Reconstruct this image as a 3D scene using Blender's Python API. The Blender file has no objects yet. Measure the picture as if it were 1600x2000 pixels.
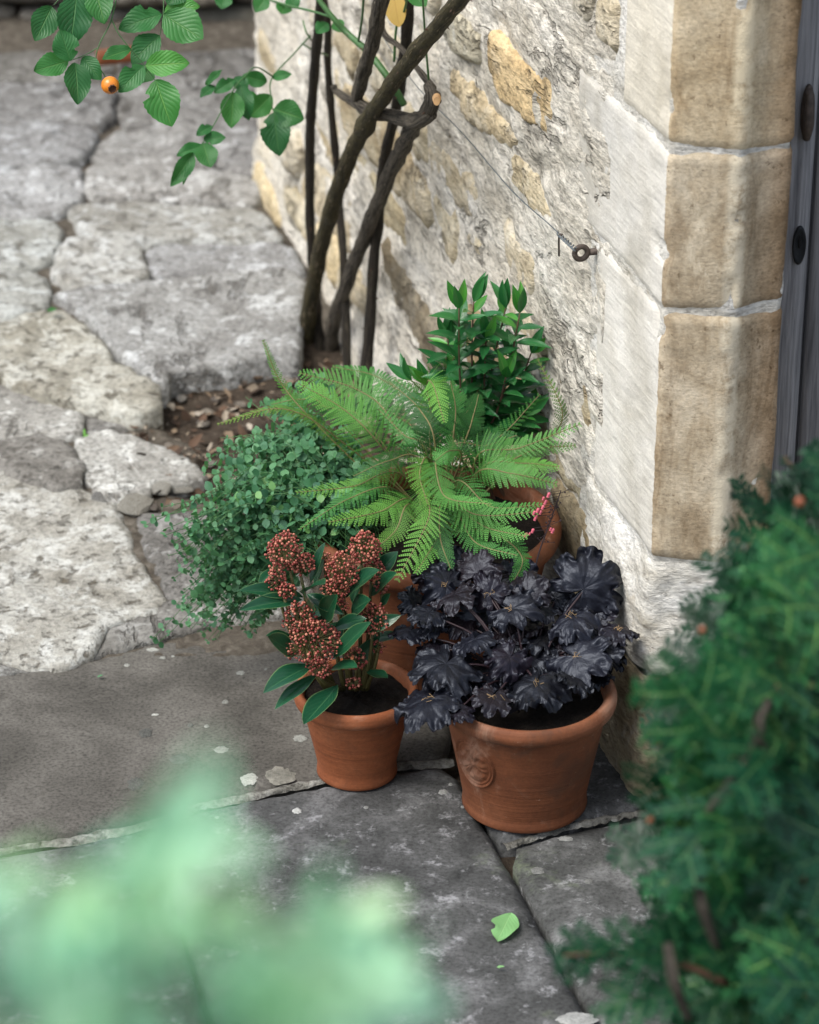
import bpy, math, random
import numpy as np
from mathutils import Vector, Matrix
from mathutils.geometry import delaunay_2d_cdt

random.seed(11)
rng = np.random.default_rng(11)
scene = bpy.context.scene
COL = scene.collection

# ---------------------------------------------------------------- camera
PITCH = math.radians(27.0)
CAM_H = 2.16
FPX = 5900.0                      # focal length in pixels of a 2000 px tall frame
cam_d = bpy.data.cameras.new('camera')
cam = bpy.data.objects.new('camera', cam_d)
COL.objects.link(cam)
cam.location = (0, 0, CAM_H)
cam.rotation_euler = (math.pi / 2 - PITCH, 0, 0)
cam_d.sensor_fit = 'VERTICAL'
cam_d.sensor_height = 30.0
cam_d.sensor_width = 24.0
cam_d.lens = FPX / 2000 * 30.0
cam_d.clip_start = 0.05
cam_d.clip_end = 300
cam_d.dof.use_dof = True
cam_d.dof.focus_distance = 3.98
cam_d.dof.aperture_fstop = 4.3
scene.camera = cam

# ---------------------------------------------------------------- world, sun, exposure
SUN_EL, SUN_AZ = 58.0, -118.0     # azimuth from +Y, negative = to the left, beyond -90 = from the camera's side
w = bpy.data.worlds.new('World')
scene.world = w
w.use_nodes = True
wn = w.node_tree
bg = wn.nodes['Background']
sky = wn.nodes.new('ShaderNodeTexSky')
sky.sky_type = 'NISHITA'
sky.sun_disc = False
sky.sun_elevation = math.radians(SUN_EL)
sky.sun_rotation = math.radians(SUN_AZ)
sky.dust_density = 3.0
hs = wn.nodes.new('ShaderNodeHueSaturation')
hs.inputs['Saturation'].default_value = 0.55      # overcast: a greyer sky
wn.links.new(sky.outputs[0], hs.inputs['Color'])
wn.links.new(hs.outputs[0], bg.inputs['Color'])
bg.inputs['Strength'].default_value = 0.115
sun_d = bpy.data.lights.new('sun', 'SUN')
sun_d.energy = 1.3
sun_d.angle = math.radians(35)
sun_d.color = (1.0, 0.96, 0.9)
sun = bpy.data.objects.new('sun', sun_d)
COL.objects.link(sun)
_el, _az = math.radians(SUN_EL), math.radians(SUN_AZ)
sun_dir = Vector((math.sin(_az) * math.cos(_el), math.cos(_az) * math.cos(_el), math.sin(_el)))
sun.rotation_euler = sun_dir.to_track_quat('Z', 'Y').to_euler()
scene.view_settings.view_transform = 'Standard'
scene.view_settings.look = 'None'
scene.view_settings.gamma = 1.0
scene.view_settings.exposure = 1.2
scene.render.engine = 'CYCLES'
scene.cycles.use_denoising = True
scene.cycles.max_bounces = 6
scene.cycles.diffuse_bounces = 3
scene.cycles.glossy_bounces = 2
scene.cycles.transmission_bounces = 3

# ---------------------------------------------------------------- geometry helpers
CP, SP = math.cos(PITCH), math.sin(PITCH)

def PX(u, v, d):                  # photo pixel at camera depth d
    x = (u - 800) / FPX * d
    yc = -(v - 1000) / FPX * d
    return Vector((x, d * CP + yc * SP, CAM_H - d * SP + yc * CP))

def ray(u, v):
    return PX(u, v, 1.0) - Vector((0, 0, CAM_H))

def atZ(u, v, z=0.0):
    r = ray(u, v)
    return Vector((0, 0, CAM_H)) + r * ((z - CAM_H) / r.z)

def atY(u, v, y):
    r = ray(u, v)
    return Vector((0, 0, CAM_H)) + r * (y / r.y)

CORNER = Vector((0.31, 3.42, 0))
FAREND = Vector((-0.29, 5.57, 0))
WLEN = (FAREND - CORNER).length
WD = (FAREND - CORNER).normalized()
WN = Vector((-WD.y, WD.x, 0))
if WN.x > 0:
    WN = -WN

def W(s, z, off=0.0):
    p = CORNER + WD * s + WN * off
    return Vector((p.x, p.y, z))

def onwall(u, v, off=0.0):        # pixel -> point on the rubble wall plane moved out by off
    r = ray(u, v)
    o = Vector((0, 0, CAM_H))
    q = CORNER + WN * off
    t = (q - o).dot(WN) / r.dot(WN)
    return o + r * t

def wall_sz(u, v):
    p = onwall(u, v)
    return ((p - CORNER).dot(WD), p.z)

def _hash(ix, iy, iz, seed):
    h = (ix * 374761393 + iy * 668265263 + iz * 2147483647 + seed * 974634777) & 0xFFFFFFFF
    h = ((h ^ (h >> 13)) * 1274126177) & 0xFFFFFFFF
    h = ((h ^ (h >> 16)) * 2246822519) & 0xFFFFFFFF
    return ((h ^ (h >> 15)) & 0xFFFFFF) / float(0xFFFFFF) * 2 - 1

def vnoise(p, seed=0):
    p = np.asarray(p, float)
    i = np.floor(p).astype(np.int64)
    f = p - i
    f = f * f * (3 - 2 * f)
    r = 0
    for dx in (0, 1):
        wx = f[:, 0] if dx else 1 - f[:, 0]
        for dy in (0, 1):
            wy = f[:, 1] if dy else 1 - f[:, 1]
            for dz in (0, 1):
                wz = f[:, 2] if dz else 1 - f[:, 2]
                r = r + wx * wy * wz * _hash(i[:, 0] + dx, i[:, 1] + dy, i[:, 2] + dz, seed)
    return r

def fbm(p, scale=1.0, octv=4, seed=0, ridged=False):
    p = np.asarray(p, float)
    if p.shape[1] == 2:
        p = np.column_stack([p, np.zeros(len(p))])
    a, tot, r = 1.0, 0.0, 0.0
    q = p * scale
    for k in range(octv):
        n = vnoise(q, seed + k * 17)
        if ridged:
            n = 1 - 2 * np.abs(n)
        r = r + n * a
        tot += a
        a *= 0.52
        q = q * 2.03 + 5.3
    return r / tot

def mesh_from(name, verts, faces, mats=(), smooth=True, midx=None):
    me = bpy.data.meshes.new(name)
    me.from_pydata([tuple(v) for v in verts], [], [tuple(int(i) for i in f) for f in faces])
    for m in mats if isinstance(mats, (list, tuple)) else [mats]:
        me.materials.append(m)
    if smooth:
        me.polygons.foreach_set('use_smooth', [True] * len(me.polygons))
    if midx is not None:
        me.polygons.foreach_set('material_index', midx)
    me.update()
    return me

def tag(o, label=None, cat=None, group=None, kind=None):
    if label: o['label'] = label
    if cat: o['category'] = cat
    if group: o['group'] = group
    if kind: o['kind'] = kind
    return o

def _pinv(o, parent):
    if parent is not None:
        o.parent = parent
        m = Matrix.Identity(4)
        q = parent
        chain = []
        while q is not None:
            chain.append(q)
            q = q.parent
        wm = Matrix.Identity(4)
        for q in reversed(chain):
            wm = wm @ (q.matrix_parent_inverse if q.parent else Matrix.Identity(4)) @ q.matrix_basis
        o.matrix_parent_inverse = wm.inverted()

def link(name, me, parent=None, mw=None, color=None):
    o = bpy.data.objects.new(name, me)
    COL.objects.link(o)
    _pinv(o, parent)
    if mw is not None:
        o.matrix_basis = mw
    if color is not None:
        o.color = (*color, 1.0)
    return o

def empty(name, loc, label, cat, group=None):
    o = bpy.data.objects.new(name, None)
    COL.objects.link(o)
    o.empty_display_size = 0.05
    o.matrix_basis = Matrix.Translation(Vector(loc))
    return tag(o, label, cat, group)

class MB:
    def __init__(s):
        s.v, s.f, s.uv = [], [], []
    def add(s, verts, faces, uvs=None):
        b = len(s.v)
        s.v.extend([tuple(x) for x in verts])
        s.f.extend([tuple(i + b for i in f) for f in faces])
        if uvs is not None:
            s.uv.extend([tuple(x) for x in uvs])
        elif s.uv is not None:
            s.uv.extend([(0.5, 0.5)] * len(verts))
    def mesh(s, name, mats, smooth=True):
        me = mesh_from(name, s.v, s.f, mats, smooth)
        set_uv(me, s.uv)
        return me
    def build(s, name, mats, parent=None, smooth=True, color=None):
        return link(name, s.mesh(name, mats, smooth), parent, None, color)

def set_uv(me, uvs):
    l = me.uv_layers.new(name='uv')
    li = np.empty(len(me.loops), np.int32)
    me.loops.foreach_get('vertex_index', li)
    l.data.foreach_set('uv', np.asarray(uvs, float)[li].ravel())

def smooth_path(pts, n):          # Catmull-Rom through points -> n samples
    P = [Vector(p) for p in pts]
    if len(P) == 2:
        return [P[0].lerp(P[1], i / (n - 1)) for i in range(n)]
    P = [P[0] * 2 - P[1]] + P + [P[-1] * 2 - P[-2]]
    out = []
    m = len(P) - 3
    for k in range(n):
        t = k / (n - 1) * m
        i = min(int(t), m - 1)
        f = t - i
        a, b, c, d = P[i:i + 4]
        out.append(0.5 * ((2 * b) + (c - a) * f + (2 * a - 5 * b + 4 * c - d) * f * f + (3 * b - a - 3 * c + d) * f ** 3))
    return out

def lerp_list(vals, n):
    x = np.linspace(0, len(vals) - 1, n)
    return np.interp(x, range(len(vals)), vals)

def tube(mb, path, radii, seg=8, cap=True, rough=None):
    n = len(path)
    rad = lerp_list(radii, n) if hasattr(radii, '__len__') else [radii] * n
    T = [(path[min(i + 1, n - 1)] - path[max(i - 1, 0)]).normalized() for i in range(n)]
    nrm = T[0].orthogonal().normalized()
    V, F, U = [], [], []
    L = 0
    for i in range(n):
        nrm = (nrm - T[i] * nrm.dot(T[i]))
        nrm = nrm.normalized() if nrm.length > 1e-6 else T[i].orthogonal().normalized()
        bi = T[i].cross(nrm)
        if i: L += (path[i] - path[i - 1]).length
        for k in range(seg):
            a = 2 * math.pi * k / seg
            r = rad[i]
            if rough:
                r *= rough(k / seg, L, i)
            V.append(path[i] + (nrm * math.cos(a) + bi * math.sin(a)) * r)
            U.append((k / seg, L * 10))
    for i in range(n - 1):
        for k in range(seg):
            a, b = i * seg + k, i * seg + (k + 1) % seg
            F.append((a, b, b + seg, a + seg))
    if cap:
        F.append(tuple(range(seg))[::-1])
        F.append(tuple((n - 1) * seg + k for k in range(seg)))
    mb.add(V, F, U)

def frame(base, d, nhint, scale=1.0):
    y = Vector(d).normalized()
    z = Vector(nhint)
    z = z - y * z.dot(y)
    z = z.normalized() if z.length > 1e-5 else y.orthogonal().normalized()
    x = y.cross(z)
    sc = scale if hasattr(scale, '__len__') else (scale, scale, scale)
    m = Matrix(((x.x * sc[0], y.x * sc[1], z.x * sc[2], base[0]),
                (x.y * sc[0], y.y * sc[1], z.y * sc[2], base[1]),
                (x.z * sc[0], y.z * sc[1], z.z * sc[2], base[2]),
                (0, 0, 0, 1)))
    return m

def leaf_geo(L=1.0, Wd=0.4, nx=4, ny=8, peak=0.42, tip=1.3, base=0.7, fold=0.15, curl=0.15, wave=0.0, serr=0.0, seed=0, bite=None):
    """flat leaf along +Y from the origin, +Z its upper face"""
    r = random.Random(seed)
    V, F, U = [], [], []
    ph = r.random() * 6
    for j in range(ny + 1):
        t = j / ny
        a = (t / peak) if t < peak else (1 - t) / (1 - peak)
        hw = Wd / 2 * (math.sin(a * math.pi / 2) ** (base if t < peak else tip))
        if j in (0, ny): hw = Wd * 0.012
        for i in range(nx + 1):
            q = i / nx * 2 - 1
            x = q * hw
            y = t * L
            if serr and abs(q) == 1 and 0 < j < ny:
                x *= 1 + (serr if j % 2 else -serr)
            z = fold * abs(x) - curl * L * (t * t) + wave * Wd * abs(q) ** 1.5 * math.sin(t * 11 + ph + (1.5 if q > 0 else 0))
            z -= 0.25 * fold * x * x / (Wd / 2 + 1e-6)
            if bite and bite[0] * q > 0.45 and abs(t - bite[1]) < bite[2]:
                x *= 0.62
            V.append((x, y, z)); U.append((q * 0.5 + 0.5, t))
    for j in range(ny):
        for i in range(nx):
            a = j * (nx + 1) + i
            F.append((a, a + 1, a + nx + 2, a + nx + 1))
    return V, F, U

def leaf_mesh(name, mat, **kw):
    V, F, U = leaf_geo(**kw)
    me = mesh_from(name, V, F, mat)
    set_uv(me, U)
    return me

def inside(pts, poly):
    x, y = pts[:, 0], pts[:, 1]
    c = np.zeros(len(pts), bool)
    n = len(poly)
    for i in range(n):
        x1, y1 = poly[i]; x2, y2 = poly[(i + 1) % n]
        k = ((y1 > y) != (y2 > y))
        c ^= k & (x < (x2 - x1) * (y - y1) / (y2 - y1 + 1e-15) + x1)
    return c

def edge_dist(pts, poly):
    d = np.full(len(pts), 1e9)
    n = len(poly)
    for i in range(n):
        a = poly[i]; b = poly[(i + 1) % n]
        ab = b - a
        t = np.clip(((pts - a) @ ab) / (ab @ ab + 1e-15), 0, 1)
        d = np.minimum(d, np.hypot(*(pts - (a + t[:, None] * ab)).T))
    return d

def rough_outline(poly, res, jit, seed, chaikin=1):
    p = np.asarray(poly, float)
    for _ in range(chaikin):
        q = np.roll(p, -1, 0)
        p = np.stack([p * 0.82 + q * 0.18, p * 0.18 + q * 0.82], 1).reshape(-1, 2)
    out = []
    n = len(p)
    for i in range(n):
        a, b = p[i], p[(i + 1) % n]
        k = max(1, int(np.hypot(*(b - a)) / res))
        for j in range(k):
            out.append(a + (b - a) * j / k)
    out = np.array(out)
    d = np.column_stack([fbm(out, 16, 4, seed), fbm(out, 16, 4, seed + 91)])
    d += 0.6 * np.column_stack([fbm(out, 60, 3, seed + 5), fbm(out, 60, 3, seed + 97)])
    return out + d * jit

def piece(poly, res, hfun, depth, mapf, seed=0, jit=0.006, rnd=0.01, drop=0.012, chaikin=1):
    """one stone: irregular outline, displaced top, rounded edge, skirt. mapf(xy, h) -> xyz list"""
    ol = rough_outline(poly, res * 1.1, jit, seed, chaikin)
    lo, hi = ol.min(0), ol.max(0)
    gx, gy = np.meshgrid(np.arange(lo[0], hi[0], res), np.arange(lo[1], hi[1], res))
    g = np.column_stack([gx.ravel(), gy.ravel()])
    r = np.random.default_rng(seed)
    g = g + r.uniform(-.28, .28, g.shape) * res
    g = g[inside(g, ol)]
    if len(g):
        g = g[edge_dist(g, ol) > res * 0.55]
    n = len(ol)
    allp = np.vstack([ol, g]) if len(g) else ol
    res_ = delaunay_2d_cdt([Vector(p) for p in allp], [(i, (i + 1) % n) for i in range(n)], [], 1, 1e-7)
    P = np.array([tuple(v) for v in res_[0]])
    F = [tuple(f) for f in res_[2]]
    # keep only triangles inside
    cen = np.array([P[list(f)].mean(0) for f in F])
    ins = inside(cen, ol)
    F = [f for f, k in zip(F, ins) if k]
    d = edge_dist(P, ol)
    k = np.clip(1 - d / rnd, 0, 1)
    h = hfun(P, d) - drop * (1 - np.sqrt(np.clip(1 - k * k, 0, 1)))
    top = mapf(P, h)
    # boundary ring
    cnt = {}
    for f in F:
        for a, b in ((f[0], f[1]), (f[1], f[2]), (f[2], f[0])):
            cnt[(a, b)] = 1
    bd = [e for e in cnt if (e[1], e[0]) not in cnt]
    V = [tuple(p) for p in top]
    ring = {}
    low = mapf(P, h * 0 - depth)
    for a, b in bd:
        for q in (a, b):
            if q not in ring:
                ring[q] = len(V); V.append(tuple(low[q]))
    for a, b in bd:
        F.append((b, a, ring[a], ring[b]))
    return V, F

# ---------------------------------------------------------------- materials
class NT:
    def __init__(s, name):
        s.m = bpy.data.materials.new(name)
        s.m.use_nodes = True
        s.t = s.m.node_tree
        s.N, s.L = s.t.nodes, s.t.links
        s.bsdf = s.N['Principled BSDF']
        s.out = s.N['Material Output']
    def node(s, typ, **kw):
        n = s.N.new(typ)
        for k, v in kw.items():
            setattr(n, k, v)
        return n
    def put(s, sock, val):
        if isinstance(val, bpy.types.NodeSocket):
            s.L.new(val, sock)
        elif hasattr(val, '__len__') and len(val) == 3 and sock.type == 'RGBA':
            sock.default_value = (*val, 1)
        else:
            sock.default_value = val
    def obj(s):
        return s.node('ShaderNodeTexCoord').outputs['Object']
    def uv(s):
        return s.node('ShaderNodeTexCoord').outputs['UV']
    def geo_pos(s):
        return s.node('ShaderNodeNewGeometry').outputs['Position']
    def island(s):
        return s.node('ShaderNodeNewGeometry').outputs['Random Per Island']
    def objrand(s):
        return s.node('ShaderNodeObjectInfo').outputs['Random']
    def objcol(s):
        return s.node('ShaderNodeObjectInfo').outputs['Color']
    def mapping(s, vec, scale=(1, 1, 1), rot=(0, 0, 0), loc=(0, 0, 0)):
        n = s.node('ShaderNodeMapping')
        s.put(n.inputs['Vector'], vec)
        n.inputs['Scale'].default_value = scale
        n.inputs['Rotation'].default_value = rot
        s.put(n.inputs['Location'], loc)
        return n.outputs[0]
    def noise(s, vec, scale, detail=4, rough=0.55, dist=0.0):
        n = s.node('ShaderNodeTexNoise')
        s.put(n.inputs['Vector'], vec)
        n.inputs['Scale'].default_value = scale
        n.inputs['Detail'].default_value = detail
        n.inputs['Roughness'].default_value = rough
        n.inputs['Distortion'].default_value = dist
        return n.outputs['Fac']
    def voro(s, vec, scale, feat='F1', rnd=1.0):
        n = s.node('ShaderNodeTexVoronoi', feature=feat)
        s.put(n.inputs['Vector'], vec)
        n.inputs['Scale'].default_value = scale
        n.inputs['Randomness'].default_value = rnd
        return n.outputs['Distance']
    def ramp(s, fac, stops, interp='LINEAR'):
        n = s.node('ShaderNodeValToRGB')
        s.put(n.inputs[0], fac)
        r = n.color_ramp
        r.interpolation = interp
        while len(r.elements) < len(stops):
            r.elements.new(0.5)
        for e, (p, c) in zip(r.elements, stops):
            e.position = p
            e.color = (*c, 1) if hasattr(c, '__len__') else (c, c, c, 1)
        return n.outputs[0]
    def mix(s, fac, a, b, blend='MIX'):
        n = s.node('ShaderNodeMix', data_type='RGBA', blend_type=blend)
        s.put(n.inputs[0], fac); s.put(n.inputs[6], a); s.put(n.inputs[7], b)
        return n.outputs[2]
    def math(s, op, a, b=0.0, clamp=False):
        n = s.node('ShaderNodeMath', operation=op, use_clamp=clamp)
        s.put(n.inputs[0], a); s.put(n.inputs[1], b)
        return n.outputs[0]
    def step(s, fac, lo, hi):
        n = s.node('ShaderNodeMapRange', interpolation_type='SMOOTHSTEP')
        s.put(n.inputs[0], fac)
        n.inputs[1].default_value = lo; n.inputs[2].default_value = hi
        return n.outputs[0]
    def sep(s, vec):
        n = s.node('ShaderNodeSeparateXYZ'); s.put(n.inputs[0], vec)
        return n.outputs
    def attr(s, name):
        return s.node('ShaderNodeAttribute', attribute_name=name).outputs['Fac']
    def bump(s, h, strength=0.3, dist=0.01, normal=None):
        n = s.node('ShaderNodeBump')
        n.inputs['Strength'].default_value = strength
        n.inputs['Distance'].default_value = dist
        s.put(n.inputs['Height'], h)
        if normal is not None: s.put(n.inputs['Normal'], normal)
        return n.outputs[0]
    def finish(s, color, rough=0.8, normal=None, spec=0.3):
        s.put(s.bsdf.inputs['Base Color'], color)
        s.put(s.bsdf.inputs['Roughness'], rough)
        s.bsdf.inputs['Specular IOR Level'].default_value = spec
        if normal is not None: s.put(s.bsdf.inputs['Normal'], normal)
        return s.m

def stone_mat(name, stops, scale=6, stretch=(1, 1, 1), rot=(0, 0, 0), spots=(), pits=0.0, bs=0.6, bd=0.006, fine=90, rough=0.9, speck=0.25, dist=0.4, cracks=0.0):
    t = NT(name)
    v = t.mapping(t.obj(), stretch, rot)
    col = t.ramp(t.noise(v, scale, 8, 0.62, dist), stops)
    f = t.noise(v, fine, 5, 0.65)
    col = t.mix(1.0, col, t.ramp(f, [(0.25, 1 - speck * 1.6), (0.5, 1.0), (0.78, 1 + speck)]), 'MULTIPLY')
    h = t.math('ADD', t.math('MULTIPLY', t.noise(v, scale * 3.5, 8, 0.65), 1.4), t.math('MULTIPLY', f, 0.35))
    for (sc, lo, hi, c, amt, kind) in spots:
        if kind == 'v':
            wv = t.node('ShaderNodeVectorMath', operation='ADD')
            t.put(wv.inputs[0], t.obj())
            nz = t.node('ShaderNodeTexNoise'); t.put(nz.inputs['Vector'], t.obj())
            nz.inputs['Scale'].default_value = sc * 2.2; nz.inputs['Detail'].default_value = 4
            vm = t.node('ShaderNodeVectorMath', operation='SCALE'); t.put(vm.inputs[0], nz.outputs['Color']); vm.inputs['Scale'].default_value = 0.9 / sc
            t.L.new(vm.outputs[0], wv.inputs[1])
            k = t.step(t.voro(wv.outputs[0], sc), hi, lo)
        else:
            k = t.step(t.noise(t.mapping(t.obj(), (1, 1, 1), (0.3, 0.7, sc)), sc, 7, 0.68, 0.3), lo, hi)
        k = t.math('MULTIPLY', k, t.math('MULTIPLY', t.step(f, 0.25, 0.6), amt))
        col = t.mix(k, col, c)
    if pits:
        pv = t.step(t.noise(v, 42, 6, 0.7, 0.15), 0.3, 0.46)
        col = t.mix(pits, col, t.mix(1.0, col, t.ramp(pv, [(0, (0.42, 0.37, 0.31)), (1, 1.0)]), 'MULTIPLY'))
        h = t.math('ADD', h, t.math('MULTIPLY', pv, 0.7 * pits))
    if cracks:                                       # crevices that run with the bedding, their shade painted in dark
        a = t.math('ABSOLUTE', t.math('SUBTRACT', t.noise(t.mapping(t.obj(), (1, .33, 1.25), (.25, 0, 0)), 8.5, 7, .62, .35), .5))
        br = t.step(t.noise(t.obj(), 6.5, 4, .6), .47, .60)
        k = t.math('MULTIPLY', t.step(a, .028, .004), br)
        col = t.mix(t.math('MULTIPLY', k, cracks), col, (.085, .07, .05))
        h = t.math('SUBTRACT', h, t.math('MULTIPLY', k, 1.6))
        st = t.step(t.noise(t.mapping(t.obj(), (1, .5, .9)), 5.5, 6, .65, .5), .56, .7)
        col = t.mix(t.math('MULTIPLY', st, .3), col, t.mix(1.0, col, (.5, .47, .44), 'MULTIPLY'))
    col = t.mix(1.0, col, t.objcol(), 'MULTIPLY')
    return t.finish(col, rough, t.bump(h, bs, bd), 0.25)

M = {}
GREYW = (0.55, 0.56, 0.54)
M['slate'] = stone_mat('dark_slab_stone', [(0.32, (0.04, 0.038, 0.033)), (0.5, (0.074, 0.07, 0.062)), (0.68, (0.125, 0.119, 0.107))], 6,
    spots=[(26, 0.66, 0.78, (0.26, 0.26, 0.25), 0.55, 'n'), (5, 0.55, 0.75, (0.1, 0.108, 0.085), 0.5, 'n')], bs=0.25, bd=0.002, fine=210, speck=.45)
M['slate_mottled'] = stone_mat('mottled_slab_stone', [(0.3, (0.024, 0.026, 0.027)), (0.5, (0.055, 0.058, 0.061)), (0.68, (0.125, 0.13, 0.14))], 11,
    spots=[(34, 0.54, 0.68, (0.25, 0.26, 0.285), 0.75, 'n'), (60, 0.6, 0.68, (0.03, 0.032, 0.034), 0.7, 'n'), (6, 0.6, 0.72, (0.09, 0.12, 0.065), 0.55, 'n')], bs=0.6, bd=0.003, fine=170, speck=0.4)
M['pale_slab'] = stone_mat('pale_limestone', [(0.3, (0.25, 0.235, 0.2)), (0.5, (0.4, 0.39, 0.355)), (0.7, (0.53, 0.53, 0.5))], 9,
    spots=[(20, 0.5, 0.6, (0.66, 0.67, 0.65), 0.85, 'n'), (15, 0.6, 0.68, (0.15, 0.13, 0.1), 0.7, 'n')], pits=0.9, bs=0.9, bd=0.008, fine=110, speck=0.35)
M['grey_slab'] = stone_mat('grey_limestone', [(0.3, (0.2, 0.193, 0.18)), (0.5, (0.3, 0.295, 0.28)), (0.7, (0.4, 0.4, 0.385))], 9,
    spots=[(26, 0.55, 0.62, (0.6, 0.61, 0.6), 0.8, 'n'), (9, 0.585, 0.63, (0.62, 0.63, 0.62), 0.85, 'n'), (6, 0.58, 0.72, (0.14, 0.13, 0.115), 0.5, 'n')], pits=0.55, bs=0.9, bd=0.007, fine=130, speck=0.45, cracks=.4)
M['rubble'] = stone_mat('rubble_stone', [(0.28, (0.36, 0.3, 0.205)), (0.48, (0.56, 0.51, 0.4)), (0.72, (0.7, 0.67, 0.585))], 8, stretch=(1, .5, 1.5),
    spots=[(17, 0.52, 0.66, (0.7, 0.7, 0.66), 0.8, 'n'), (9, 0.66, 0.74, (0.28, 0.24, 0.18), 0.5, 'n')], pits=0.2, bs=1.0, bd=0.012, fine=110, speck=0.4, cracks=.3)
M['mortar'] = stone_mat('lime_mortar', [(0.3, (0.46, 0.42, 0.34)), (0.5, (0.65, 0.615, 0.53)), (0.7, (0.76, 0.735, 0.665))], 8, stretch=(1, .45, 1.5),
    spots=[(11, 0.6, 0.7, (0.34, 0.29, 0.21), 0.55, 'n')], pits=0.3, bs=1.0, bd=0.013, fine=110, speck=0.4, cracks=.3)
M['dry_wall'] = stone_mat('dry_wall_stone', [(0.3, (0.06, 0.052, 0.042)), (0.5, (0.15, 0.137, 0.115)), (0.7, (0.27, 0.255, 0.225))], 6, bs=0.8, bd=0.01, fine=60)
M['pale_joint'] = stone_mat('pale_joint_mortar', [(0.3, (0.08, 0.078, 0.066)), (0.5, (0.2, 0.196, 0.172)), (0.7, (0.36, 0.36, 0.33))], 24, pits=0.9, bs=1.0, bd=0.006, fine=140, speck=0.4)
M['lichen'] = stone_mat('lichen', [(0.3, (0.3, 0.31, 0.29)), (0.6, (0.52, 0.53, 0.5))], 40, bs=0.8, bd=0.002, fine=300)
M['plinth'] = stone_mat('plinth_stone', [(0.28, (0.4, 0.37, 0.3)), (0.5, (0.62, 0.605, 0.55)), (0.72, (0.75, 0.745, 0.71))], 8, stretch=(1, 1, 2.2),
    spots=[(13, 0.6, 0.7, (0.36, 0.3, 0.21), 0.6, 'n')], pits=0.4, bs=0.9, bd=0.007, fine=110)

def ashlar_mat():
    t = NT('ashlar_stone')
    o = t.obj()
    n1 = t.noise(o, 7, 9, 0.68, 0.7)
    brown = t.ramp(n1, [(0.3, (0.25, 0.195, 0.125)), (0.46, (0.41, 0.345, 0.245)), (0.66, (0.57, 0.505, 0.39))])
    f = t.noise(t.mapping(o, (1, 1, 1.6)), 170, 4, 0.7)
    brown = t.mix(1.0, brown, t.ramp(f, [(0.25, 0.62), (0.5, 1.0), (0.75, 1.3)]), 'MULTIPLY')
    brown = t.mix(t.math('MULTIPLY', t.step(t.noise(o, 55, 4, 0.7), 0.6, 0.7), 0.6), brown, (0.52, 0.45, 0.33))
    brown = t.mix(t.math('MULTIPLY', t.step(t.noise(t.mapping(o, (1, 1, .8), (1, 2, 3)), 75, 5, .72), .6, .68), .65), brown, (.11, .075, .04))
    brown = t.mix(t.math('MULTIPLY', t.step(t.noise(t.mapping(o, (1, 1, .6), (2, 1, 3)), 24, 7, .75, .4), .56, .66), .7), brown, (.6, .53, .4))
    brown = t.mix(1.0, brown, t.ramp(t.noise(t.mapping(o, (1.6, 1.6, .55), (0, 0, 1)), 10, 8, .7, .9), [(.34, (.55, .48, .4)), (.5, (.95, .92, .88)), (.64, (1.12, 1.12, 1.12))]), 'MULTIPLY')
    # worn pale arris, and a darker tone towards the inner splay
    brown = t.mix(t.math('MULTIPLY', t.attr('arris'), t.step(t.noise(o, 34, 6, 0.75), 0.36, 0.56)), brown, (0.64, 0.57, 0.43))
    brown = t.mix(t.math('MULTIPLY', t.attr('splay_tone'), 0.75), brown, t.mix(1.0, brown, (0.55, 0.42, 0.32), 'MULTIPLY'))
    # limewash left on the return face; tooling lines run along the wall
    tv = t.mapping(o, (0.6, 0.6, 6.0), (0, 0, 0))
    wn_ = t.noise(tv, 26, 6, 0.6, 0.3)
    wash = t.ramp(t.noise(o, 7, 8, 0.6, 0.4), [(0.28, (0.46, 0.435, 0.37)), (0.5, (0.62, 0.6, 0.54)), (0.72, (0.72, 0.705, 0.655))])
    wash = t.mix(0.6, wash, t.mix(1.0, wash, t.ramp(wn_, [(0.3, 0.7), (0.65, 1.12)]), 'MULTIPLY'))
    wash = t.mix(0.5, wash, t.mix(1.0, wash, t.ramp(f, [(0.25, 0.75), (0.75, 1.15)]), 'MULTIPLY'))
    k = t.math('ADD', t.attr('wash'), t.math('MULTIPLY', t.math('SUBTRACT', t.noise(o, 50, 6, 0.7), 0.5), 1.3))
    col = t.mix(t.step(k, 0.42, 0.58), brown, wash)
    col = t.mix(1.0, col, t.objcol(), 'MULTIPLY')
    h = t.math('ADD', t.math('MULTIPLY', f, 0.6), t.math('MULTIPLY', t.noise(o, 45, 7, 0.65), 1.0))
    h = t.math('ADD', h, t.math('MULTIPLY', wn_, t.math('MULTIPLY', t.attr('wash'), 0.9)))
    return t.finish(col, 0.92, t.bump(h, 0.5, 0.003), 0.2)
M['ashlar'] = ashlar_mat()

def soil_mat(name, a, b, c, sc=60):
    t = NT(name)
    o = t.obj()
    n = t.noise(o, sc, 8, 0.7, 0.5)
    col = t.ramp(n, [(0.3, a), (0.55, b), (0.75, c)])
    return t.finish(col, 0.95, t.bump(t.noise(o, sc * 2, 8, 0.75), 1.0, 0.008), 0.2)
M['potsoil'] = soil_mat('potting_soil', (0.006, 0.005, 0.004), (0.016, 0.012, 0.009), (0.045, 0.034, 0.024), 120)
M['fill'] = soil_mat('joint_grit', (0.05, 0.042, 0.032), (0.13, 0.113, 0.09), (0.26, 0.24, 0.2), 50)
M['earth'] = soil_mat('garden_earth', (0.03, 0.023, 0.017), (0.075, 0.058, 0.043), (0.16, 0.13, 0.1), 45)

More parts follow.
